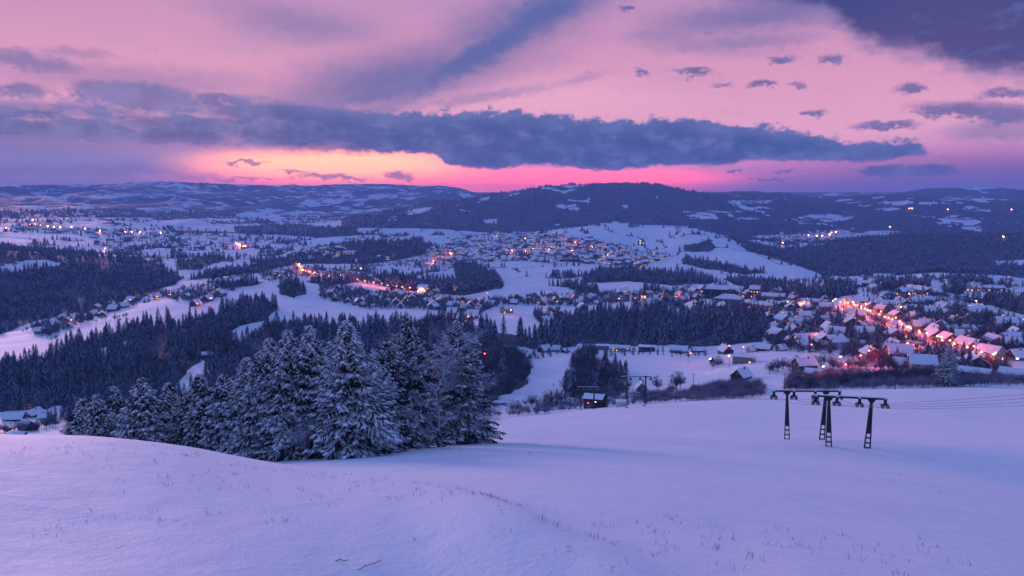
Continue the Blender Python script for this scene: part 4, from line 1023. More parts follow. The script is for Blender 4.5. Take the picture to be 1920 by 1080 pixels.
# hand placed: (u, v of the foot, span in px, kind, wall, turn in degrees, lit, label)
NEARH = [
 (905,668,36,'low','dark',82,1,'long dark house with a snowy roof beside the right end of the big spruces'),
 (986,672,24,'cabin','dark',-50,0,'little dark cottage with a big white gable roof, leftmost in the row above the meadow'),
 (1021,660,28,'chalet','brown',-42,0,'dark cottage with bright snowy roof, second from the left above the small meadow'),
 (1044,659,20,'cabin','grey',65,0,'small cottage squeezed between the two steep cottages of the row'),
 (1060,661,18,'shed','dark',-35,0,'tiny shed with tilted white roof beside the row of cottages'),
 (1090,661,26,'chalet','cream',18,0,'cream house with its steep snowy gable to the camera, above the small meadow'),
 (1130,655,26,'flat','grey',84,0,'low grey outbuilding behind trees right of the cream gabled house'),
 (1164,658,36,'long','cream',84,2,'pale house with long snowy roof and yellow lit windows above the meadow'),
 (1213,659,32,'flat','dark',86,0,'low flat dark building in the hedge above the wide white field'),
 (1274,661,34,'low','grey',80,0,'wide grey house with a long white roof, topping the right end of the field'),
 (1309,660,26,'low','brown',-75,0,'brown house with broad snowy roof next to the wide grey one'),
 (1343,682,26,'chalet','white',-35,3,'white cottage with festive orange lights behind the wide field'),
 (1360,663,30,'chalet','brown',25,1,'brown gabled house with snow lined roof behind the festive cottage'),
 (1395,680,42,'flat','grey',80,1,'long low shed with an even snowy roof right of the festive cottage'),
 (1390,712,40,'chalet','dark',-28,0,'dark wooden chalet on a terrace standing alone on the snow below the village'),
 (1409,660,20,'cabin','white',-40,0,'small white roofed cottage left of the double roofed dark house'),
 (1431,657,34,'low','dark',70,0,'dark house with two snowy dormer roofs beside the leafless trees'),
 (1465,658,22,'cabin','grey',-48,0,'small hut with a bright tilted roof right of the double roofed dark house'),
 (1478,648,24,'chalet','brown',8,0,'narrow brown gabled house between tall bare trees'),
 (1502,655,30,'house','white',-55,0,'white house with big snowy roof facing left by the glowing street corner'),
 (1508,698,46,'house','dark',-60,1,'large dark house with bright snowy roof in front of the village, nearest of all'),
 (1526,706,32,'shed','dark',78,0,'open shed with even snowy roof leaning on the large dark house'),
 (1563,655,46,'house','white',-48,0,'white gabled house with a large snow covered roof by the central hedge'),
 (1604,652,40,'low','grey',72,0,'grey house with low wide roof behind the long hedge'),
 (1624,668,30,'shed','dark',70,0,'low dark barn at the far end of the long hedge'),
 (1677,640,34,'house','grey',15,1,'grey gabled house under the main road with a snowy porch roof'),
 (1700,652,40,'long','white',75,1,'white house with big blue roof below the main road'),
 (1726,658,40,'flat','yellow',80,2,'flat roofed yellow house lit by a street lamp below the main road'),
 (1698,690,44,'low','red',82,0,'barn with a bright red wall under a dark snowy roof'),
 (1738,672,36,'house','cream',-50,0,'cream cottage with a bright snowy roof right of the red barn'),
 (1765,662,30,'chalet','white',-40,0,'steep pale roof glowing pink beside the tall roadside spruce'),
 (1753,628,32,'chalet','brown',20,0,'brown chalet with snowy gable above the main road'),
 (1782,628,32,'chalet','brown',-35,0,'chalet with tilted white roof right above the main road'),
 (1813,632,34,'house','grey',-40,1,'grey house with snowy roof near the right edge road lamp'),
 (1862,652,38,'house','brick',35,1,'brick house with snow patched roof on the right slope'),
 (1808,690,46,'flat','grey',82,1,'wide low building with a thick flat snow roof near the right edge'),
 (1822,708,46,'long','cream',80,0,'long cream building with blue snowy roof nearest the right edge road'),
 (1903,712,50,'low','brown',75,2,'large brown lodge with low white roof at the right edge of the village'),
 (1856,676,44,'house','cream',60,1,'cream villa with wide hipped roof beside the curved lower road'),
 (1906,675,36,'chalet','grey',-40,1,'grey chalet by the lamp at the right edge'),
 (1508,606,28,'low','dark',75,0,'dark barn at the bend of the ploughed lane'),
 (1546,604,24,'chalet','white',-45,0,'white cottage with steep snowy roof above the ploughed lane'),
 (1553,620,26,'cabin','dark',20,1,'dark cottage with lamp lit yard beside the ploughed lane'),
 (1594,577,32,'house','white',-30,1,'large white house left of the illuminated square'),
 (1636,580,20,'house','yellow',10,4,'brightly lit pale house front at the illuminated square'),
 (1664,577,44,'long','grey',78,1,'long grey roofed hall right of the illuminated square'),
 (1429,584,40,'block','yellow',62,1,'yellow three storey block with hipped snowy roof'),
 (1366,577,52,'block','grey',74,0,'broad public building with large stepped snowy roofs'),
 (1345,557,44,'block','dark',80,0,'long dark roofed building behind the broad public building'),
 (1327,570,30,'long','brown',70,0,'brown hall with white roof left of the broad public building'),
 (1536,570,30,'long','grey',75,0,'grey long house behind the lit street, left of the square'),
 (1716,583,36,'long','brown',74,0,'long brown house with snowy roof above the square'),
 (1765,582,26,'house','cream',-40,0,'cottage with blue snow roof above the main road'),
 (1829,588,28,'house','white',-50,0,'white house on the upper right slope of the village'),
 (1203,733,24,'cabin','green',4,1,'green walled cottage with snowy gable and lamp standing alone above the lift line'),
 (52,806,30,'chalet','brown',25,0,'red brown cottage with pointed snowy roof at the lower left corner of the valley'),
 (28,789,36,'low','brown',62,0,'wide brown farmhouse with snowy roof at the left edge'),
 (62,781,34,'low','dark',-40,0,'farmhouse with a large blue snow roof in the lower left hamlet'),
 (88,786,26,'low','grey',70,0,'outbuilding with a white roof right of the lower left farmhouses'),
 (35,822,26,'shed','dark',60,0,'small dark shed in the bushes of the lower left hamlet'),
 (145,757,24,'shed','grey',70,0,'small hut with a pale roof at the edge of the left wood'),
 (389,669,20,'shed','dark',84,0,'hut with long white roof alone in a clearing of the left wood'),
 (887,596,24,'cabin','red',80,0,'red cottage in the meadow above the big spruces'),
 (848,590,22,'cabin','red',75,0,'small red barn left of the lamp lit cottage'),
 (879,600,24,'house','grey',-30,2,'cottage with an orange lit front in the meadow above the spruces'),
 (950,587,26,'house','yellow',-45,3,'yellow cottage with a lit corner in the middle meadow'),
 (1092,582,24,'chalet','dark',15,0,'lone dark pointed cottage in the snow left of the grove'),
 (745,560,26,'house','yellow',-20,0,'large yellow house below the brightly lit street'),
 (794,548,24,'house','white',70,4,'brightly floodlit house at the end of the lit street'),
 (80,624,26,'low','grey',70,0,'farm building with long pale roof on the left hand ridge'),
 (108,614,22,'low','cream',75,0,'cream farmhouse beside the lamp on the left hand ridge'),
 (248,566,24,'low','brick',30,2,'farmhouse with red lit windows on the left hand ridge'),
 (367,573,22,'chalet','brown',-30,2,'cottage with orange lit window at the edge of the left wood'),
]
for k, (u, v, w, kind, wall, deg, lit, lab) in enumerate(NEARH):
    p = on_ground(u, v, 285, 3000)
    W, L_, h, _ = KIND[kind]
    a = math.atan2(p.x, p.y); rz = R(deg) - a
    span = abs(W * math.cos(R(deg))) + abs(L_ * math.sin(R(deg))) + 1.0
    s = max(.55, min(1.5, px(w, p) / span))
    rr = math.hypot(p.x, p.y)
    place_house(kind, wall, p, rz, s, lab, None, lit, k, 2 if rr < 800 else 1)
    TAKEN.append((p, span * .5 * s + 3))
    cat_ = None

AREAS = [
 ('on the snowy slope of the right hand village', [(1440,590),(1560,585),(1640,598),(1700,635),(1760,660),(1860,690),(1900,705),(1760,705),(1560,668),(1440,655)], 320, 900, 26, ['chalet','house','low','cabin'], 13),
 ('above the main road of the right hand village', [(1600,565),(1700,560),(1800,575),(1925,620),(1930,690),(1860,680),(1760,640),(1690,605),(1640,590)], 500, 1300, 44, ['house','chalet','low','house'], 15),
 ('around the yellow block and the church', [(1185,550),(1290,540),(1440,548),(1560,565),(1560,585),(1440,590),(1290,583),(1185,575)], 700, 1500, 34, ['house','low','long','house'], 16),
 ('along the road across the middle meadows', [(900,566),(1010,556),(1180,545),(1180,568),(1080,576),(960,572),(900,580)], 800, 1700, 22, ['house','low','chalet'], 16),
 ('in the small farm hamlet of the middle meadow', [(1000,590),(1050,583),(1055,603),(1010,606)], 700, 1200, 6, ['chalet','low','cabin'], 12),
 ('below the lit street of the left village', [(600,530),(700,548),(800,556),(930,575),(900,592),(780,580),(690,580),(600,560)], 750, 1700, 36, ['chalet','house','low','cabin'], 14),
 ('above the lit street of the left village', [(480,512),(560,500),(640,505),(760,528),(860,545),(850,556),(760,545),(660,528),(560,520),(500,530)], 1000, 2000, 30, ['chalet','house','low'], 15),
 ('strung along the left hand ridge', [(55,615),(110,600),(230,565),(330,545),(470,515),(480,530),(440,545),(380,572),(300,560),(200,590),(90,632)], 820, 1800, 30, ['chalet','low','house','cabin'], 17),
 ('on the far side of the left village', [(650,490),(760,480),(850,478),(900,500),(830,508),(740,500),(660,505)], 1300, 2600, 14, ['house','low'], 20),
]
WLIST = ['cream', 'white', 'grey', 'brown', 'dark', 'brown', 'cream', 'grey', 'brick', 'yellow']
def pts_in(poly, r0, r1, n, dmin, tries=60):
    p = np.array(poly, float); out = []
    for _ in range(n * tries):
        if len(out) >= n: break
        u = random.uniform(p[:, 0].min(), p[:, 0].max()); v = random.uniform(p[:, 1].min(), p[:, 1].max())
        c = False
        for (x0, y0), (x1, y1) in zip(p, np.roll(p, -1, 0)):
            if ((y0 > v) != (y1 > v)) and u < (x1 - x0) * (v - y0) / (y1 - y0) + x0: c = not c
        if not c: continue
        q = on_ground(u, v, r0, r1); rr = math.hypot(q.x, q.y)
        if rr > r1 - 5 or rr < r0 + 5 or not free(q, dmin): continue
        TAKEN.append((q, dmin)); out.append(q)
    return out
nh = len(NEARH)
for where, poly, r0, r1, n, kinds, dm in AREAS:
    for q in pts_in(poly, r0, r1, n, dm):
        rr = math.hypot(q.x, q.y); kd = random.choice(kinds); wl = random.choice(WLIST); lt = random.choice([0, 0, 0, 1, 2])
        det = 1 if rr < 620 else 0
        if det: wl = random.choice(['cream', 'grey', 'brown']); lt = min(lt, 1)
        g = '%s houses with snowy roofs %s' % (WALLS[wl], where)
        base_rz = random.choice([0.3, 1.2, -0.5, 1.57, 0.0]) + random.uniform(-.25, .25)
        place_house(kd, wl, q, base_rz, random.uniform(.8, 1.12), 'one %s house with snowy roof %s' % (WALLS[wl], where), g, lt, nh, det); nh += 1
# the far town: three hundred and more, too many and too small to tell apart
FARA = [([(860,445),(930,436),(1050,440),(1120,452),(1200,470),(1260,480),(1200,500),(1060,492),(930,490),(830,492),(790,478)], 1500, 3600, 300),
        ([(150,440),(300,436),(450,455),(440,480),(330,470),(200,470)], 2300, 3700, 60), ([(1450,440),(1600,430),(1600,446),(1470,458)], 2900, 4600, 40), ([(20,425),(250,432),(240,442),(30,436)], 2600, 4000, 40),
        ([(640,448),(760,452),(760,462),(650,462)], 2300, 3600, 25), ([(1500,522),(1900,518),(1900,560),(1700,556),(1500,545)], 1100, 1700, 30), ([(560,470),(640,465),(660,480),(580,490)], 1700, 3000, 20)]
far_me = MB(); farmats = [MT['w_cream'], MT['w_brown'], MT['snow'], MT['tile'], MT['lit']]
nind = 0
for poly, r0, r1, n in FARA:
    for q in pts_in(poly, r0, r1, n, 17, 25):
        rz = random.uniform(0, 3.14); s = random.uniform(.9, 1.25)
        if nh < 298 and nind < 60:
            place_house('house', random.choice(['cream', 'brown', 'white']), q, rz, s * 1.1, 'one tiny house with white roof in the far town at the foot of the mountain', 'tiny houses of the far town', random.choice([0, 1]), nh, 0); nh += 1; nind += 1
            continue
        al, _ = make_house(random.choice(['house', 'low', 'long']), 'cream', 0, 1 if random.random() < .35 else 0, 1)
        c, s_ = math.cos(rz) * s * 1.1, math.sin(rz) * s * 1.1
        k = len(far_me.v); far_me.v.extend([(q.x + c * x - s_ * y, q.y + s_ * x + c * y, q.z + z * s) for x, y, z in al.v])
        wm = random.choice([0, 1])
        far_me.f.extend([tuple(i + k for i in f) for f in al.f]); far_me.m.extend([wm if m_ < 2 else m_ for m_ in al.m])
tag(far_me.build('distant_town', farmats), 'countless tiny snow roofed houses of the far town', 'town', kind='stuff')
print('houses', nh)

# church
p = on_ground(1207, 578, 700, 1600); s = px(44, p) / 30.0
ch = empty('church', p, .25, s)
tag(ch, 'church with slim tower, pointed dark spire and lit belfry above the grove', 'church')
m = MB(); m.box(-2.6, 2.6, -2.6, 2.6, -3, 17); m.build('tower', MT['w_cream'], ch)
m = MB(); m.add([(-3, -3, 17), (3, -3, 17), (3, 3, 17), (-3, 3, 17), (-1.6, -1.6, 21), (1.6, -1.6, 21), (1.6, 1.6, 21), (-1.6, 1.6, 21), (0, 0, 30)], [(3, 2, 1, 0), (0, 1, 5, 4), (1, 2, 6, 5), (2, 3, 7, 6), (3, 0, 4, 7), (4, 5, 8), (5, 6, 8), (6, 7, 8), (7, 4, 8)]); m.build('spire', MT['tile'], ch)
for sx_, sy_ in ((0, -2.65), (2.65, 0), (-2.65, 0)):
    m = MB(); m.box(sx_ - (.9 if sx_ == 0 else .05), sx_ + (.9 if sx_ == 0 else .05), sy_ - (.9 if sy_ == 0 else .05), sy_ + (.9 if sy_ == 0 else .05), 13.2, 16); m.build('belfry_window', MT['lit'], ch)
m = MB(); m.box(2.603, 24, -5.5, 5.5, -3, 7.5); m.add([(2.7, -5.5, 7.5), (2.7, 5.5, 7.5), (2.7, 0, 12.5), (24, -5.5, 7.5), (24, 5.5, 7.5), (24, 0, 12.5)], [(0, 2, 1), (3, 4, 5)]); m.build('nave', MT['w_cream'], ch)
m = MB(); m.add([(2.7, -6.3, 6.9), (2.7, 0, 13), (2.7, 6.3, 6.9), (24.6, -6.3, 6.9), (24.6, 0, 13), (24.6, 6.3, 6.9)], [(0, 3, 4, 1), (1, 4, 5, 2)]); m.build('roof', MT['snow'], ch)
for k in range(4):
    m = MB(); m.box(6 + k * 4.5, 7.3 + k * 4.5, -5.56, -5.5, 2.5, 6); m.build('window', MT['glass'], ch)

# ------------------------------------------------------------------ roads and street lamps
def road(name, pts, w, label, rmin=285, rmax=2600):
    W = [on_ground(u, v, rmin, rmax) for u, v in pts]
    P_ = []
    for a, b in zip(W[:-1], W[1:]):
        n = max(2, int((b - a).length / 6))
        for i in range(n): P_.append(a.lerp(b, i / n))
    P_.append(W[-1])
    P_ = [Vector((p.x, p.y, ground_z(p.x, p.y))) for p in P_]
    for _ in range(6): P_ = [P_[0]] + [(P_[i - 1] + P_[i] * 2 + P_[i + 1]) / 4 for i in range(1, len(P_) - 1)] + [P_[-1]]
    m = MB(); L = []
    for i, p in enumerate(P_):
        t = (P_[min(i + 1, len(P_) - 1)] - P_[max(i - 1, 0)]); t.z = 0; t.normalize(); s = Vector((t.y, -t.x, 0))
        L.append((p + s * w / 2, p - s * w / 2))
        zz = max(ground_z(q.x, q.y) for q in (p + s * w / 2, p - s * w / 2, p)) + .25
        a, b = p + s * w / 2, p - s * w / 2
        m.v += [(a.x, a.y, zz), (b.x, b.y, zz), (a.x + s.x * .8, a.y + s.y * .8, zz - 1.5), (b.x - s.x * .8, b.y - s.y * .8, zz - 1.5)]
    for i in range(len(P_) - 1):
        k = i * 4
        for f in ((k, k + 1, k + 5, k + 4), (k + 2, k, k + 4, k + 6), (k + 1, k + 3, k + 7, k + 5)): m.f.append(f); m.m.append(0)
    o = m.build(name, MT['road']); tag(o, label, kind='structure')
    return P_
RP = {}
RP['main'] = road('road', [(1545,575),(1590,578),(1640,595),(1670,608),(1700,622),(1740,642),(1775,655),(1820,672),(1868,688),(1935,703)], 8, 'main road running down through the right hand village')
RP['upper'] = road('road', [(1405,575),(1440,578),(1480,577),(1545,575)], 7, 'upper street past the yellow block')
RP['lane'] = road('road', [(1545,575),(1522,592),(1517,608),(1521,628),(1530,645),(1524,660)], 5, 'ploughed lane down from the square')
RP['low'] = road('road', [(1575,703),(1590,692),(1612,682),(1645,678),(1690,672),(1740,664)], 6, 'lower street with the red barn')
RP['left'] = road('road', [(563,500),(575,514),(605,523),(645,526),(690,534),(730,541),(765,547),(800,549)], 7, 'lit street through the left village')
RP['left2'] = road('road', [(800,549),(850,556),(930,560),(1010,564),(1100,563),(1180,566),(1300,570),(1405,575)], 6, 'road across the middle meadows')
RP['up2'] = road('road', [(790,498),(820,490),(850,478)], 6, 'bright street climbing behind the left village', 1300)
RP['town'] = road('road', [(940,474),(1000,476),(1060,475),(1110,468),(1070,457),(1040,452)], 7, 'lamp lit street through the far town', 1700, 3500)

def lamp_parts(head, R0):
    pm = MB(); pm.bar((0, 0, -.5), (0, 0, 6.6), .09, .06, 6); 
    am = MB(); am.bar((0, 0, 6.5), (0, -1.2, 6.9), .05, .05, 5)
    hm = MB(); hm.ball((0, -1.4, 6.8), R0, 8, 5, 0, .6)
    return pm.mesh('pole', MT['dark_steel']), am.mesh('arm', MT['dark_steel']), hm.mesh('lamp_head', MT[head])
LPM = {}
LIGHTS = {}
def lamp(p, color, where, power=4000, R0=.45, rz=None, sc=1.0):
    head = {'o': 'lamp', 'w': 'lampw', 'r': 'lampr'}[color] if R0 < .74 else ('lampfarw' if color == 'w' else 'lampfar')
    if (head, R0) not in LPM: LPM[(head, R0)] = lamp_parts(head, R0)
    pm, am, hm = LPM[(head, R0)]
    e = empty('street_lamp', p, random.uniform(0, 6.28) if rz is None else rz, sc)
    nm = {'o': 'orange', 'w': 'yellowish white', 'r': 'red'}[color]
    tag(e, 'street lamp with %s glow %s' % (nm, where), 'street lamp', '%s street lamps %s' % (nm, where))
    link('pole', pm, e); link('arm', am, e); link('lamp_head', hm, e)
    if power > 0:
        key = (color, power)
        if key not in LIGHTS:
            l = bpy.data.lights.new('lamp_light', 'POINT'); l.energy = power; l.shadow_soft_size = .4
            l.color = {'o': (1, .11, .07), 'w': (1, .50, .22), 'r': (1, .04, .07)}[color]; LIGHTS[key] = l
        lo = bpy.data.objects.new('lamp_light', LIGHTS[key]); COL.objects.link(lo); lo.parent = e; lo.location = (0, -1.4, 6.2)
    return e
def along(P_, step, off=5.0):
    out = []; acc = 0
    for a, b in zip(P_[:-1], P_[1:]):
        acc += (b - a).length
        if acc > step:
            acc = 0; t = (b - a); t.z = 0; t.normalize(); s = Vector((t.y, -t.x, 0)) * off; q = b + s; out.append(Vector((q.x, q.y, ground_z(q.x, q.y))))
    return out
for q in along(RP['main'], 16): lamp(q, 'o', 'added along the main road of the right hand village', 4800, .42)  # row added so the road glows where car light trails would run
for q in along(RP['low'], 16, 4): lamp(q, 'r', 'added along the lower street by the red barn', 4500, .36)  # added red row, stands in for the streak of passing car lights
for q in along(RP['upper'], 60, 4): lamp(q, 'o', 'along the upper street by the yellow block', 8000, .45)
for q in along(RP['left'], 22): lamp(q, 'o', 'in the thickened row on the lit left village street', 10000, .55)  # real lamps plus added ones, so the street glows unbroken
for q in along(RP['left2'], 120, 4): lamp(q, 'r', 'along the road across the middle meadows', 3500, .3)
for q in along(RP['up2'], 60): lamp(q, 'o', 'on the climbing street behind the left village', 26000, .7)
for q in along(RP['town'], 65): lamp(q, 'o', 'along the street of the far town', 26000, .9)
def lamps_at(lst, color, where, power, R0, rmin=285, rmax=8000, sc=1.0):
    for u, v in lst:
        q = on_ground(u, v, rmin, rmax); rr = q.length
        g = on_ground(u, v + 7 * sc * F / rr, rmin, rmax)     # foot of a lamp whose head shows at (u, v)
        lamp(g, color, where, power, R0, sc=sc)
lamps_at([(1537,626),(1557,617),(1632,652),(1577,674),(1538,692),(1706,648),(1721,657),(1781,643),(1760,636),(1825,655),(1871,668),(1675,598),(1700,615),(1725,628)], 'o', 'among the houses of the right hand village', 2400, .40)
lamps_at([(1371,651),(1390,652),(1290,664),(1520,648),(905,664),(1590,688)], 'r', 'in the front yards below the village', 800, .34)
lamps_at([(1417,580),(1702,552),(1831,567),(1690,577),(1568,562),(1475,566),(1440,571)], 'w', 'scattered between the village houses', 2000, .36)
lamps_at([(1335,676),(1367,670)], 'w', 'in the yard of the festive cottage', 350, .36)
lamps_at([(1602,568),(1605,575),(1620,572),(1630,584),(1648,586),(1612,580)], 'o', 'crowding the illuminated square', 2000, .45)
lamps_at([(1387,562),(1406,577),(1300,570),(1318,540),(1205,553),(956,583),(879,594),(848,590),(1240,558),(1160,560)], 'o', 'around the church and the middle meadow cottages', 3500, .42)
lamps_at([(562,495),(568,500),(640,516),(676,503),(665,519),(743,532),(785,546),(790,544)], 'w', 'beside the lit street of the left village', 5000, .5)
lamps_at([(135,602),(321,553),(367,570),(297,557),(244,563),(398,560)], 'o', 'by the farmhouses on the left hand ridge', 1500, .42)
lamps_at([(62,413),(56,421),(66,421),(75,423),(90,425),(102,426),(113,426),(134,426),(152,427),(160,429),(175,433),(187,433),(201,434),(216,435),(235,435),(246,435),(262,435),(302,437),(10,428)], 'o', 'in the long row on the far left slope', 30000, 1.6, 2400, 6000)
lamps_at([(444,456),(448,459),(452,461),(456,462),(460,461),(197,466),(450,457)], 'o', 'clustered on the far road left of centre', 26000, 1.1, 2000, 5000)
lamps_at([(710,450),(716,450),(748,456),(824,481),(909,486),(930,440),(895,467),(1200,451),(1228,475),(1030,468),(880,455),(960,450),(985,447),(1010,452),(1046,463),(1140,478),(1086,478),(1000,466)], 'w', 'dotted over the far town', 3500, .56, 1700, 5000)
lamps_at([(1516,441),(1531,442),(1541,442),(1556,439),(1560,436),(1568,435),(1467,455),(1668,425),(1705,391),(1710,391),(1777,393),(1896,393),(1880,444)], 'r', 'across the dark hills on the far right', 12000, 1.8, 2300, 9000)
# ------------------------------------------------------------------ garden trees, single trees
def scatter_uv(polys, n, coll, name, hs, label, wd=1.0, dmin=0):
    P_ = []
    for poly, r0, r1, k in polys:
        p = np.array(poly, float)
        got = 0
        for _ in range(k * 12):
            if got >= k: break
            u = random.uniform(p[:, 0].min(), p[:, 0].max()); v = random.uniform(p[:, 1].min(), p[:, 1].max()); c = False
            for (x0, y0), (x1, y1) in zip(p, np.roll(p, -1, 0)):
                if ((y0 > v) != (y1 > v)) and u < (x1 - x0) * (v - y0) / (y1 - y0) + x0: c = not c
            if not c: continue
            q = on_ground(u, v, r0, r1)
            if math.hypot(q.x, q.y) > r1 - 8: continue
            ok_ = True
            for t_, m_ in TAKEN[:320]:
                if (t_[0] - q.x) ** 2 + (t_[1] - q.y) ** 2 < (m_ * .62) ** 2: ok_ = False; break
            if not ok_: continue
            P_.append((q.x, q.y, q.z - .2)); got += 1
    if coll is not None: scatter(name, P_, coll, np.array([random.uniform(*hs) for _ in P_]), label, 'trees', wd)
    return P_
GA = [(a[1], a[2], a[3], a[4]) for a in AREAS]
scatter_uv([(a, b, c, int(n * 20)) for a, b, c, n in GA], 0, P_BARE, 'garden_shrubs', (3.0, 9.5), 'leafless garden trees and bushes between the houses', 1.1)
scatter_uv([(a, b, c, int(n * 9)) for a, b, c, n in GA], 0, P_CON, 'garden_conifers', (4, 12), 'dark garden conifers between the houses', 1.2)
scatter_uv([(a, b, c, int(n * 3.0)) for a, b, c, n in FARA], 0, P_LOW, 'town_trees', (6, 13), 'dark trees among the far town houses', 1.6)
# loose trees, hedges and brush: (u0, v0, u1, v1, count, height, kind, where)
LINES = [
 (1060,607,1100,640,7,8,'b','on the slope left of the grove'),(975,680,1010,665,9,4.5,'b','on the bank of the small meadow'),(1000,676,1052,655,12,4,'c','along the dark hedge over the small meadow'),
 (1095,668,1112,720,8,12,'c','in the tall clump at the middle of the small meadow'),(1060,740,1068,700,5,9,'c','at the left foot of the tall clump'),(1040,728,1046,722,1,4.5,'b','standing alone as a round bush in the white meadow'),
 (985,765,1060,752,14,6,'b','behind the crest right of the big spruces'),(1020,770,1050,755,6,7,'c','behind the crest right of the big spruces, dark'),(928,782,936,778,1,6.5,'c','standing alone beside the right end of the big spruces'),
 (955,782,970,775,3,5,'b','bushy and round just right of the big spruces'),(1160,735,1175,690,5,9,'c','to the right of the tall clump'),(1200,752,1290,742,18,4.5,'b','in the brush behind the lift pylons'),
 (1228,740,1240,728,2,7,'b','right of the green cottage'),(1262,738,1276,728,3,8.5,'b','spreading right of the green cottage'),(1140,700,1160,680,3,10,'c','at the edge of the wide white field'),
 (1300,745,1430,735,46,4.5,'b','in the reddish brush beyond the crest'),(1440,700,1500,690,16,6,'b','in the bushes below the dark chalet'),(1480,730,1750,712,95,6,'b','in the long belt of brush behind the portal pylons'),
 (1520,690,1720,696,34,6.5,'b','in front of the lower street'),(1340,690,1350,684,4,5,'b','beside the festive cottage'),(1500,628,1516,612,5,9,'b','tall and bare in the field by the lane'),(1570,640,1590,630,6,8,'b','behind the white gabled house'),
 (1130,664,1250,662,26,4.5,'c','in the hedge before the low buildings above the white field'),(1250,668,1330,668,16,4.5,'b','before the wide roofed house at the field edge'),(975,668,1130,664,16,5,'c','between the gabled houses of the row'),
 (1440,645,1480,655,12,8,'b','around the double roofed dark house'),(1540,655,1620,660,16,3.5,'c','in the dark hedge below the white gabled house'),(1648,672,1654,668,2,7,'c','by the lower street, small and dark'),
 (0,812,110,800,34,5,'b','in the lower left hamlet'),(90,795,120,780,8,7,'c','at the right edge of the lower left hamlet'),(10,760,60,765,8,5,'b','above the lower left hamlet'),(1860,716,1780,720,14,5,'b','at the right end of the brush belt'),
 (40,620,110,640,14,6,'b','on the left hand ridge by the farm'),(155,605,240,598,16,7,'b','at the hollow of the left hand ridge'),(1220,585,1290,590,14,9,'c','at the top edge of the grove'),(1640,560,1760,556,30,9,'b','above the square'),
 (1760,560,1900,585,50,9,'b','on the upper right slope'),(1080,600,1100,640,6,10,'c','at the left tip of the grove'),(600,556,700,572,20,7,'b','below the left village'),(1420,650,1440,560,10,8,'b','right of the grove'),
]
nb_ = 150; nc_ = 248; restb = []; restc = []
for u0, v0, u1, v1, n, h, kd, where in LINES:
    for i in range(n):
        t = (i + random.random()) / n
        q = on_ground(u0 + (u1 - u0) * t + random.uniform(-4, 4), v0 + (v1 - v0) * t + random.uniform(-4, 4), 275, 1500)
        hh_ = h * random.uniform(.65, 1.3)
        if kd == 'b':
            if nb_ >= 296: restb.append((q.x, q.y, q.z - .2, hh_)); continue
            nb_ += 1; o = link('bare_tree', bare_me[random.randrange(3)]); nm = 'leafless tree'
            tag(o, 'grey leafless tree ' + where, 'tree', 'leafless trees ' + where)
        else:
            if nc_ >= 298: restc.append((q.x, q.y, q.z - .2, hh_)); continue
            nc_ += 1; o = link('spruce_tree', con_me[random.randrange(5)])
            tag(o, 'dark dusted spruce ' + where, 'tree', 'spruces ' + where)
        o.location = (q.x, q.y, q.z - .25); o.scale = (hh_ * 1.15, hh_ * 1.15, hh_); o.rotation_euler = (0, 0, random.uniform(0, 6.28))
if restb: a = np.array(restb); scatter('brushwood', a[:, :3], P_BARE, a[:, 3], 'leafless brush in belts below the village', 'brush', 1.1)
if restc: a = np.array(restc); scatter('spruce_belt', a[:, :3], P_CON, a[:, 3], 'small spruces in belts around the village', 'spruces', 1.1)
# brush thicket texture just over the crest
scatter_uv([([(1285,754),(1300,733),(1345,724),(1425,722),(1432,742),(1360,752)], 262, 420, 420), ([(1465,733),(1490,700),(1560,700),(1650,704),(1760,700),(1920,712),(1920,724),(1600,730)], 262, 420, 900)], 0, P_FROST, 'thicket', (2.2, 5.2), 'low leafless thicket just beyond the crest of the slope', 1.2)
scatter_uv([([(925,792),(985,768),(1060,754),(1170,742),(1290,736),(1290,752),(1170,762),(1060,772),(985,786)], 262, 400, 330)], 0, P_FROST, 'crest_brush', (1.5, 4.2), 'frosted brush peeping over the crest of the slope', 1.2)
# tall snowy roadside spruce in front of the right hand village
g = at_r(1776, 330, 700); H, cme, tme = SPROTO[1]
s = (math.hypot(g.x, g.y) * slope(1776, 643) - g.z) / H
e = empty('spruce_tree', g, 1.0); e.scale = (s * .95, s * .95, s); tag(e, 'tall snow laden spruce standing alone before the right hand village', 'tree')
link('crown', cme, e); link('trunk', tme, e)

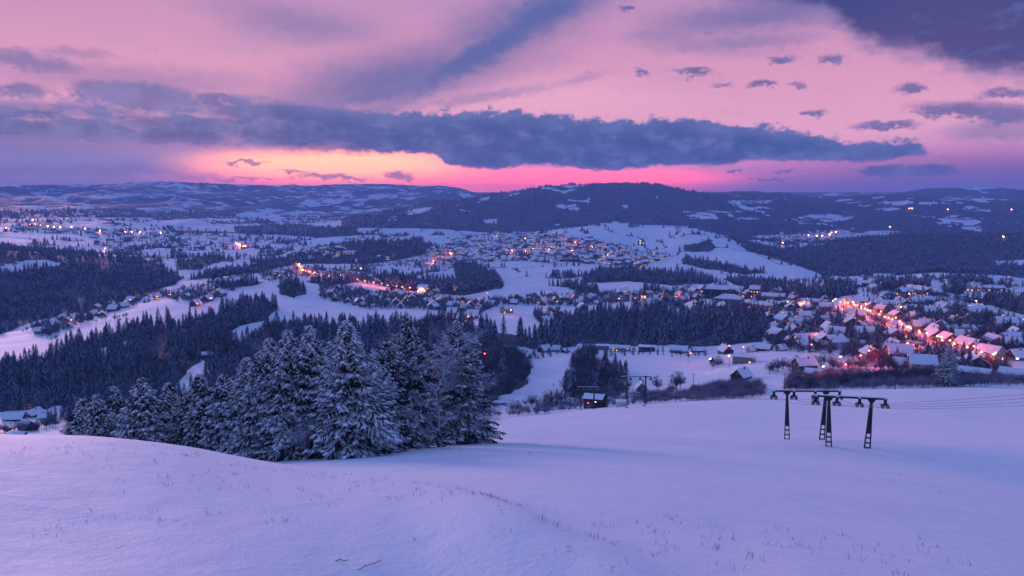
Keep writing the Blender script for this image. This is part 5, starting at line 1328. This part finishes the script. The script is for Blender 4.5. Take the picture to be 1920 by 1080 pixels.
# ------------------------------------------------------------------ ski lift
def leg_mb(H_, base, top, lean):
    """two rails meeting at the top, rungs between; lean moves the foot's inner rail along x"""
    m = MB()
    z0 = -.6
    for sy_ in (-1, 1):
        m.bar((0, sy_ * .22, z0), (0, sy_ * .07, H_), .085, .075, 4)
        m.bar((lean * base, sy_ * .22, z0), (lean * top, sy_ * .07, H_), .085, .075, 4)
    n = 11
    for i in range(n):
        t = i / n; z = z0 + (H_ - z0) * t; x = lean * (base + (top - base) * t); y = .22 + (.07 - .22) * t
        m.bar((0, -y, z), (x, -y, z), .055, .055, 4); m.bar((0, y, z), (x, y, z), .055, .055, 4)
        if i % 2 == 0: m.bar((0, -y, z), (0, y, z), .025, .025, 4)
        if t > .36: m.box(min(0, x) , max(0, x), -y - .012, y + .012, z, z + (H_ - z0) / n - .02)
    return m
def portal(p, yaw, span, barlen, H_, label, tilt=0.0, group='portal pylons of the ski lift'):
    e = empty('lift_pylon', p, yaw)
    tag(e, label, 'lift pylon', group)
    for sgn in (-1, 1):
        lg = leg_mb(H_ - .05 + sgn * tilt * span / 2, .66, .18, -sgn)
        o = lg.build('leg', MT['green_steel'], e); o.location = (sgn * span / 2 + sgn * .1, 0, ground_z(*(Vector((p[0], p[1])) + Vector((math.cos(yaw), math.sin(yaw))) * sgn * span / 2)) - p[2] if True else 0)
        o.location.z = max(-1.2, min(1.2, o.location.z))
        lg_top = MB()
        lg_top.add([(-.5, -.06, .0), (.5, -.06, .0), (.12, -.06, -.55), (-.12, -.06, -.55), (-.5, .06, .0), (.5, .06, .0), (.12, .06, -.55), (-.12, .06, -.55)],
                   [(0, 3, 2, 1), (4, 5, 6, 7), (0, 1, 5, 4), (1, 2, 6, 5), (2, 3, 7, 6), (3, 0, 4, 7)])
        b = lg_top.build('bracket', MT['green_steel'], e); b.location = (sgn * span / 2, 0, H_ - .06 + sgn * tilt * span / 2)
    m = MB(); hb_ = barlen / 2
    m.bar((-hb_, 0, H_ - tilt * hb_), (hb_, 0, H_ + tilt * hb_), .13, .13, 6)
    m.build('crossbar', MT['green_steel'], e)
    m = MB(); m.box(-hb_, hb_, -.10, .10, .125, .20); o = m.build('snow_cap', MT['snow'], e); o.location = (0, 0, H_); o.rotation_euler = (0, -math.atan(tilt), 0)
    anch = []
    for k, fx in enumerate((-.95, -.36, .26, .95)):
        x = fx * hb_
        sh = MB()
        sh.box(-.16, .16, -.14, .14, -.42, .1, 0); sh.box(-.22, .22, -.05, .05, -.62, -.38, 0)
        for dx_ in (-.26, .26):
            sh.bar((dx_, -.32, -.72), (dx_, -.22, -.72), .22, .22, 12, 1); sh.bar((dx_, .22, -.72), (dx_, .32, -.72), .22, .22, 12, 1)
            sh.bar((dx_, -.30, -.72), (dx_, .30, -.72), .05, .05, 6, 0)
        sh.bar((-.26, 0, -.62), (.26, 0, -.62), .06, .06, 6, 0)
        sh.ball((0, 0, .17), .20, 8, 4, 2, .5)
        o = sh.build('sheave_assembly', [MT['dark_steel'], MT['rubber'], MT['snow']], e); o.location = (x, 0, H_ - .12 + tilt * x)
        w = Vector((p[0] + math.cos(yaw) * x, p[1] + math.sin(yaw) * x, p[2] + H_ + tilt * x - 1.12)); anch.append(w)
    return anch
pB = at_r(1590, 100, 831); pA = at_r(1508, 109, 829); p2 = at_r(1192, 236, 757); p3 = at_r(1101, 272, 768)
def hgt(p, u, v): return math.hypot(p.x, p.y) * slope(u, v) - p.z
yb = -R(22.0)
aB = portal(pB, 0.02 - R(20), 4.6, 7.9, hgt(pB, 1590, 745), 'nearest portal pylon of the ski lift, standing right of the slightly taller one', .03)
aA = portal(pA, -R(18), 4.7, 8.4, hgt(pA, 1508, 733), 'left one of the two big portal pylons, its green bar slightly tilted', .075)
a2 = portal(p2, -R(6), 5.6, 9.0, hgt(p2, 1192, 706), 'portal pylon standing on the crest in front of the green cottage', .03)
a3 = portal(p3, -R(5), 4.8, 7.0, hgt(p3, 1101, 726), 'small portal pylon in front of the lift station', .02)
far_a = [v + Vector((9.0 - k * .2, -52, 16.5)) for k, v in enumerate(aB)]
for k, (A_, B_) in enumerate([(aB, aA), (aA, a2), (a2, a3), (far_a, aB)]):
    nm_ = ['between the two big portal pylons', 'from the big pylons to the pylon on the crest', 'from the crest pylon to the lift station', 'from the nearest pylon out past the right edge'][k]
    for j, (a, b) in enumerate(zip(A_, B_)):
        m = MB(); L = (b - a).length; sag = L * .012
        m.tube([a.lerp(b, i / 14) - Vector((0, 0, 4 * sag * (i / 14) * (1 - i / 14))) for i in range(15)], .022, 4)
        tag(m.build('lift_cable', MT['galv']), 'steel lift cable running ' + nm_, 'cable', 'lift cables ' + nm_)
# lift station behind the crest
g = at_r(1118, 285, 765); st = empty('lift_station', g, -R(18))
tag(st, 'lift station hut with sloping snowy roof and small red lit sign behind the crest', 'hut')
zz = hgt(g, 1118, 741)
m = MB(); m.add([(-4, -3, -3), (4, -3, -3), (4, .5, -3), (-4, .5, -3), (-4, -3, zz - .6), (4, -3, zz - .6), (4, .5, zz), (-4, .5, zz)], [(0, 1, 5, 4), (1, 2, 6, 5), (2, 3, 7, 6), (3, 0, 4, 7)]); m.build('wall', MT['w_dark'], st)
m = MB(); m.add([(-4.5, -3.6, zz - .66), (3.0, -3.6, zz - .66), (3.0, .9, zz + .10), (-4.5, .9, zz + .10), (-4.5, -3.6, zz - .4), (3.0, -3.6, zz - .4), (3.0, .9, zz + .36), (-4.5, .9, zz + .36)], [(3, 2, 1, 0), (4, 5, 6, 7), (0, 1, 5, 4), (1, 2, 6, 5), (2, 3, 7, 6), (3, 0, 4, 7)]); m.build('roof', MT['snow'], st)
m = MB(); m.box(-2.7, -2.0, -3.06, -3.003, zz - 2.5, zz - 2.05); m.build('sign', MT['lampr'] if False else mat('red_sign', (.6, .05, .08), .5, emit=((1, .05, .10), 2.5)), st)
m = MB(); m.box(-.4, .6, -3.06, -3.003, zz - 1.75, zz - 1.6); m.build('tube_light', mat('tube_light', (1, .9, .8), .5, emit=((1, .85, .7), 5)), st)
m = MB(); m.box(.9, 1.8, -3.05, -3.003, zz - 3.6, zz - 1.9); m.build('door', MT['wood'], st)
g = at_r(1165, 262, 758); k_ = empty('shed', g, -R(10)); tag(k_, 'small pale steel cabinet hut between the two distant pylons', 'hut')
m = MB(); m.box(-1.7, 1.7, -1.2, 1.2, -2, 1.9); m.build('wall', MT['w_white'], k_)
m = MB(); m.box(-1.9, 1.9, -1.4, 1.4, 1.9, 2.25); m.build('roof', MT['snow'], k_)
# utility poles
for u, r_, vt, lab in [(1678, 255, 690, 'thin wooden utility pole on the crest left of the right hand village spruce'), (1035, 300, 745, 'short utility pole behind the crest left of the lift station'), (1470, 300, 700, 'pole behind the left big portal pylon'), (1300, 330, 700, 'slim pole in the brush at the edge of the wide field'), (1646, 420, 655, 'slim pole by the red barn')]:
    g = at_r(u, r_, 735); H_ = hgt(g, u, vt); e = empty('utility_pole', g, .2); tag(e, lab, 'pole')
    m = MB(); m.bar((0, 0, -.5), (0, 0, H_), .13, .09, 6); m.build('pole', MT['wood'], e)
    m = MB(); m.bar((-.9, 0, H_ - .5), (.9, 0, H_ - .5), .06, .06, 4); m.build('crossarm', MT['wood'], e)
    m = MB()
    for x in (-.8, 0.0, .8): m.bar((x, 0, H_ - .44), (x, 0, H_ - .2), .05, .04, 5)
    m.build('insulator', MT['rubber'], e)

# ------------------------------------------------------------------ dry stalks in the snow
def stalks(pts, hs, label):
    m = MB()
    for x, y in pts:
        z = ground_z(x, y)
        for _ in range(random.choice([1, 1, 2, 3])):
            h = random.uniform(*hs); a = random.uniform(0, 6.28); ln = random.uniform(.1, .9)
            bx, by = x + random.uniform(-.05, .05), y + random.uniform(-.05, .05)
            p = [(bx, by, z - .02), (bx + math.cos(a) * ln * h * .4, by + math.sin(a) * ln * h * .4, z + h * .65), (bx + math.cos(a) * ln * h, by + math.sin(a) * ln * h, z + h * random.uniform(.6, 1.0))]
            w = .002 + h * .010
            m.bar(p[0], p[1], w, w * .8, 3, cap=False); m.bar(p[1], p[2], w * .8, w * .4, 3, cap=False)
            if random.random() < .3:
                b = (p[1][0] + random.uniform(-.5, .5) * h, p[1][1] + random.uniform(-.5, .5) * h, p[1][2] + random.uniform(-.1, .3) * h)
                m.bar(p[1], b, w * .6, w * .3, 3, cap=False)
    tag(m.build('dry_grass', MT['grassm']), label, 'grass', kind='stuff')
def band(pts, n, spread, rmin=4, rmax=60):
    out = []
    W = [on_ground(u, v, rmin, rmax) for u, v in pts]
    for _ in range(n):
        k = random.randrange(len(W) - 1); q = W[k].lerp(W[k + 1], random.random()); s = q.length * spread
        g = random.choice([1, 1, .4])
        cx, cy = q.x + random.gauss(0, s) * g, q.y + random.gauss(0, s) * g
        for _ in range(random.choice([1, 2, 4, 5])): out.append((cx + random.gauss(0, .16), cy + random.gauss(0, .16)))
    return out
st1 = band([(1040,990),(1180,1000),(1300,1005),(1420,1012),(1560,1020),(1660,1010)], 52, .10)
st1 += band([(1200,1020),(1320,1030),(1450,1045)], 22, .10)
stalks(st1, (.03, .13), 'thin dry stalks poking out of the snow in the lower right')
st2 = band([(490,880),(620,892),(740,910),(860,925),(960,945),(1020,962)], 50, .04) + band([(200,905),(330,895),(480,905),(640,925),(760,930)], 50, .10) + band([(10,850),(120,840),(240,842),(400,862)], 42, .05) + band([(180,960),(260,975),(320,990)], 14, .06)
stalks(st2, (.02, .10), 'dark grass tips along the crest of the near drift')
st3 = [(random.uniform(-10, 60), random.uniform(35, 200)) for _ in range(220)]
stalks(st3, (.10, .35), 'scattered dark stalks on the open slope')
for u, v, ln, ang, lab in [(640, 1055, .28, -.6, 'short dark twig lying in the snow near the bottom edge'), (690, 1065, .42, .5, 'longer bent twig poking from the snow near the bottom edge')]:
    q = on_ground(u, v, 2, 30); m = MB()
    c, s_ = math.cos(ang), math.sin(ang)
    pts = [(-ln / 2 * c, -ln / 2 * s_, -.01), (-ln * .1 * c, -ln * .1 * s_ + .02, .035), (ln * .25 * c, ln * .25 * s_, .05), (ln / 2 * c, ln / 2 * s_ + .02, .075)]
    for a, b in zip(pts[:-1], pts[1:]): m.bar(a, b, .006, .005, 5)
    m.bar(pts[1], (pts[1][0] - .04, pts[1][1] + .08, .02), .004, .002, 4)
    o = m.build('twig', MT['bark']); o.location = q; tag(o, lab, 'twig')
# ------------------------------------------------------------------ valley haze
def haze():
    m = bpy.data.materials.new('haze_air'); m.use_nodes = True
    t = m.node_tree; t.nodes.clear()
    v = N(t, 'ShaderNodeVolumePrincipled'); v.inputs['Color'].default_value = HAZE_COL
    v.inputs['Density'].default_value = HAZE_D; v.inputs['Anisotropy'].default_value = 0.0
    o = N(t, 'ShaderNodeOutputMaterial'); t.links.new(v.outputs[0], o.inputs['Volume'])
    mb = MB(); E = 15200
    mb.box(-E, E, -E, E, float(ZT.min()) - 1.0, max(float(ZT.max()), 8.0) + 25.0)
    tag(mb.build('haze', m), 'thin bluish evening air filling the whole valley', 'haze', kind='stuff')
HAZE_COL = (0.32, 0.54, 1.0, 1); HAZE_D = 9.5e-5
haze()
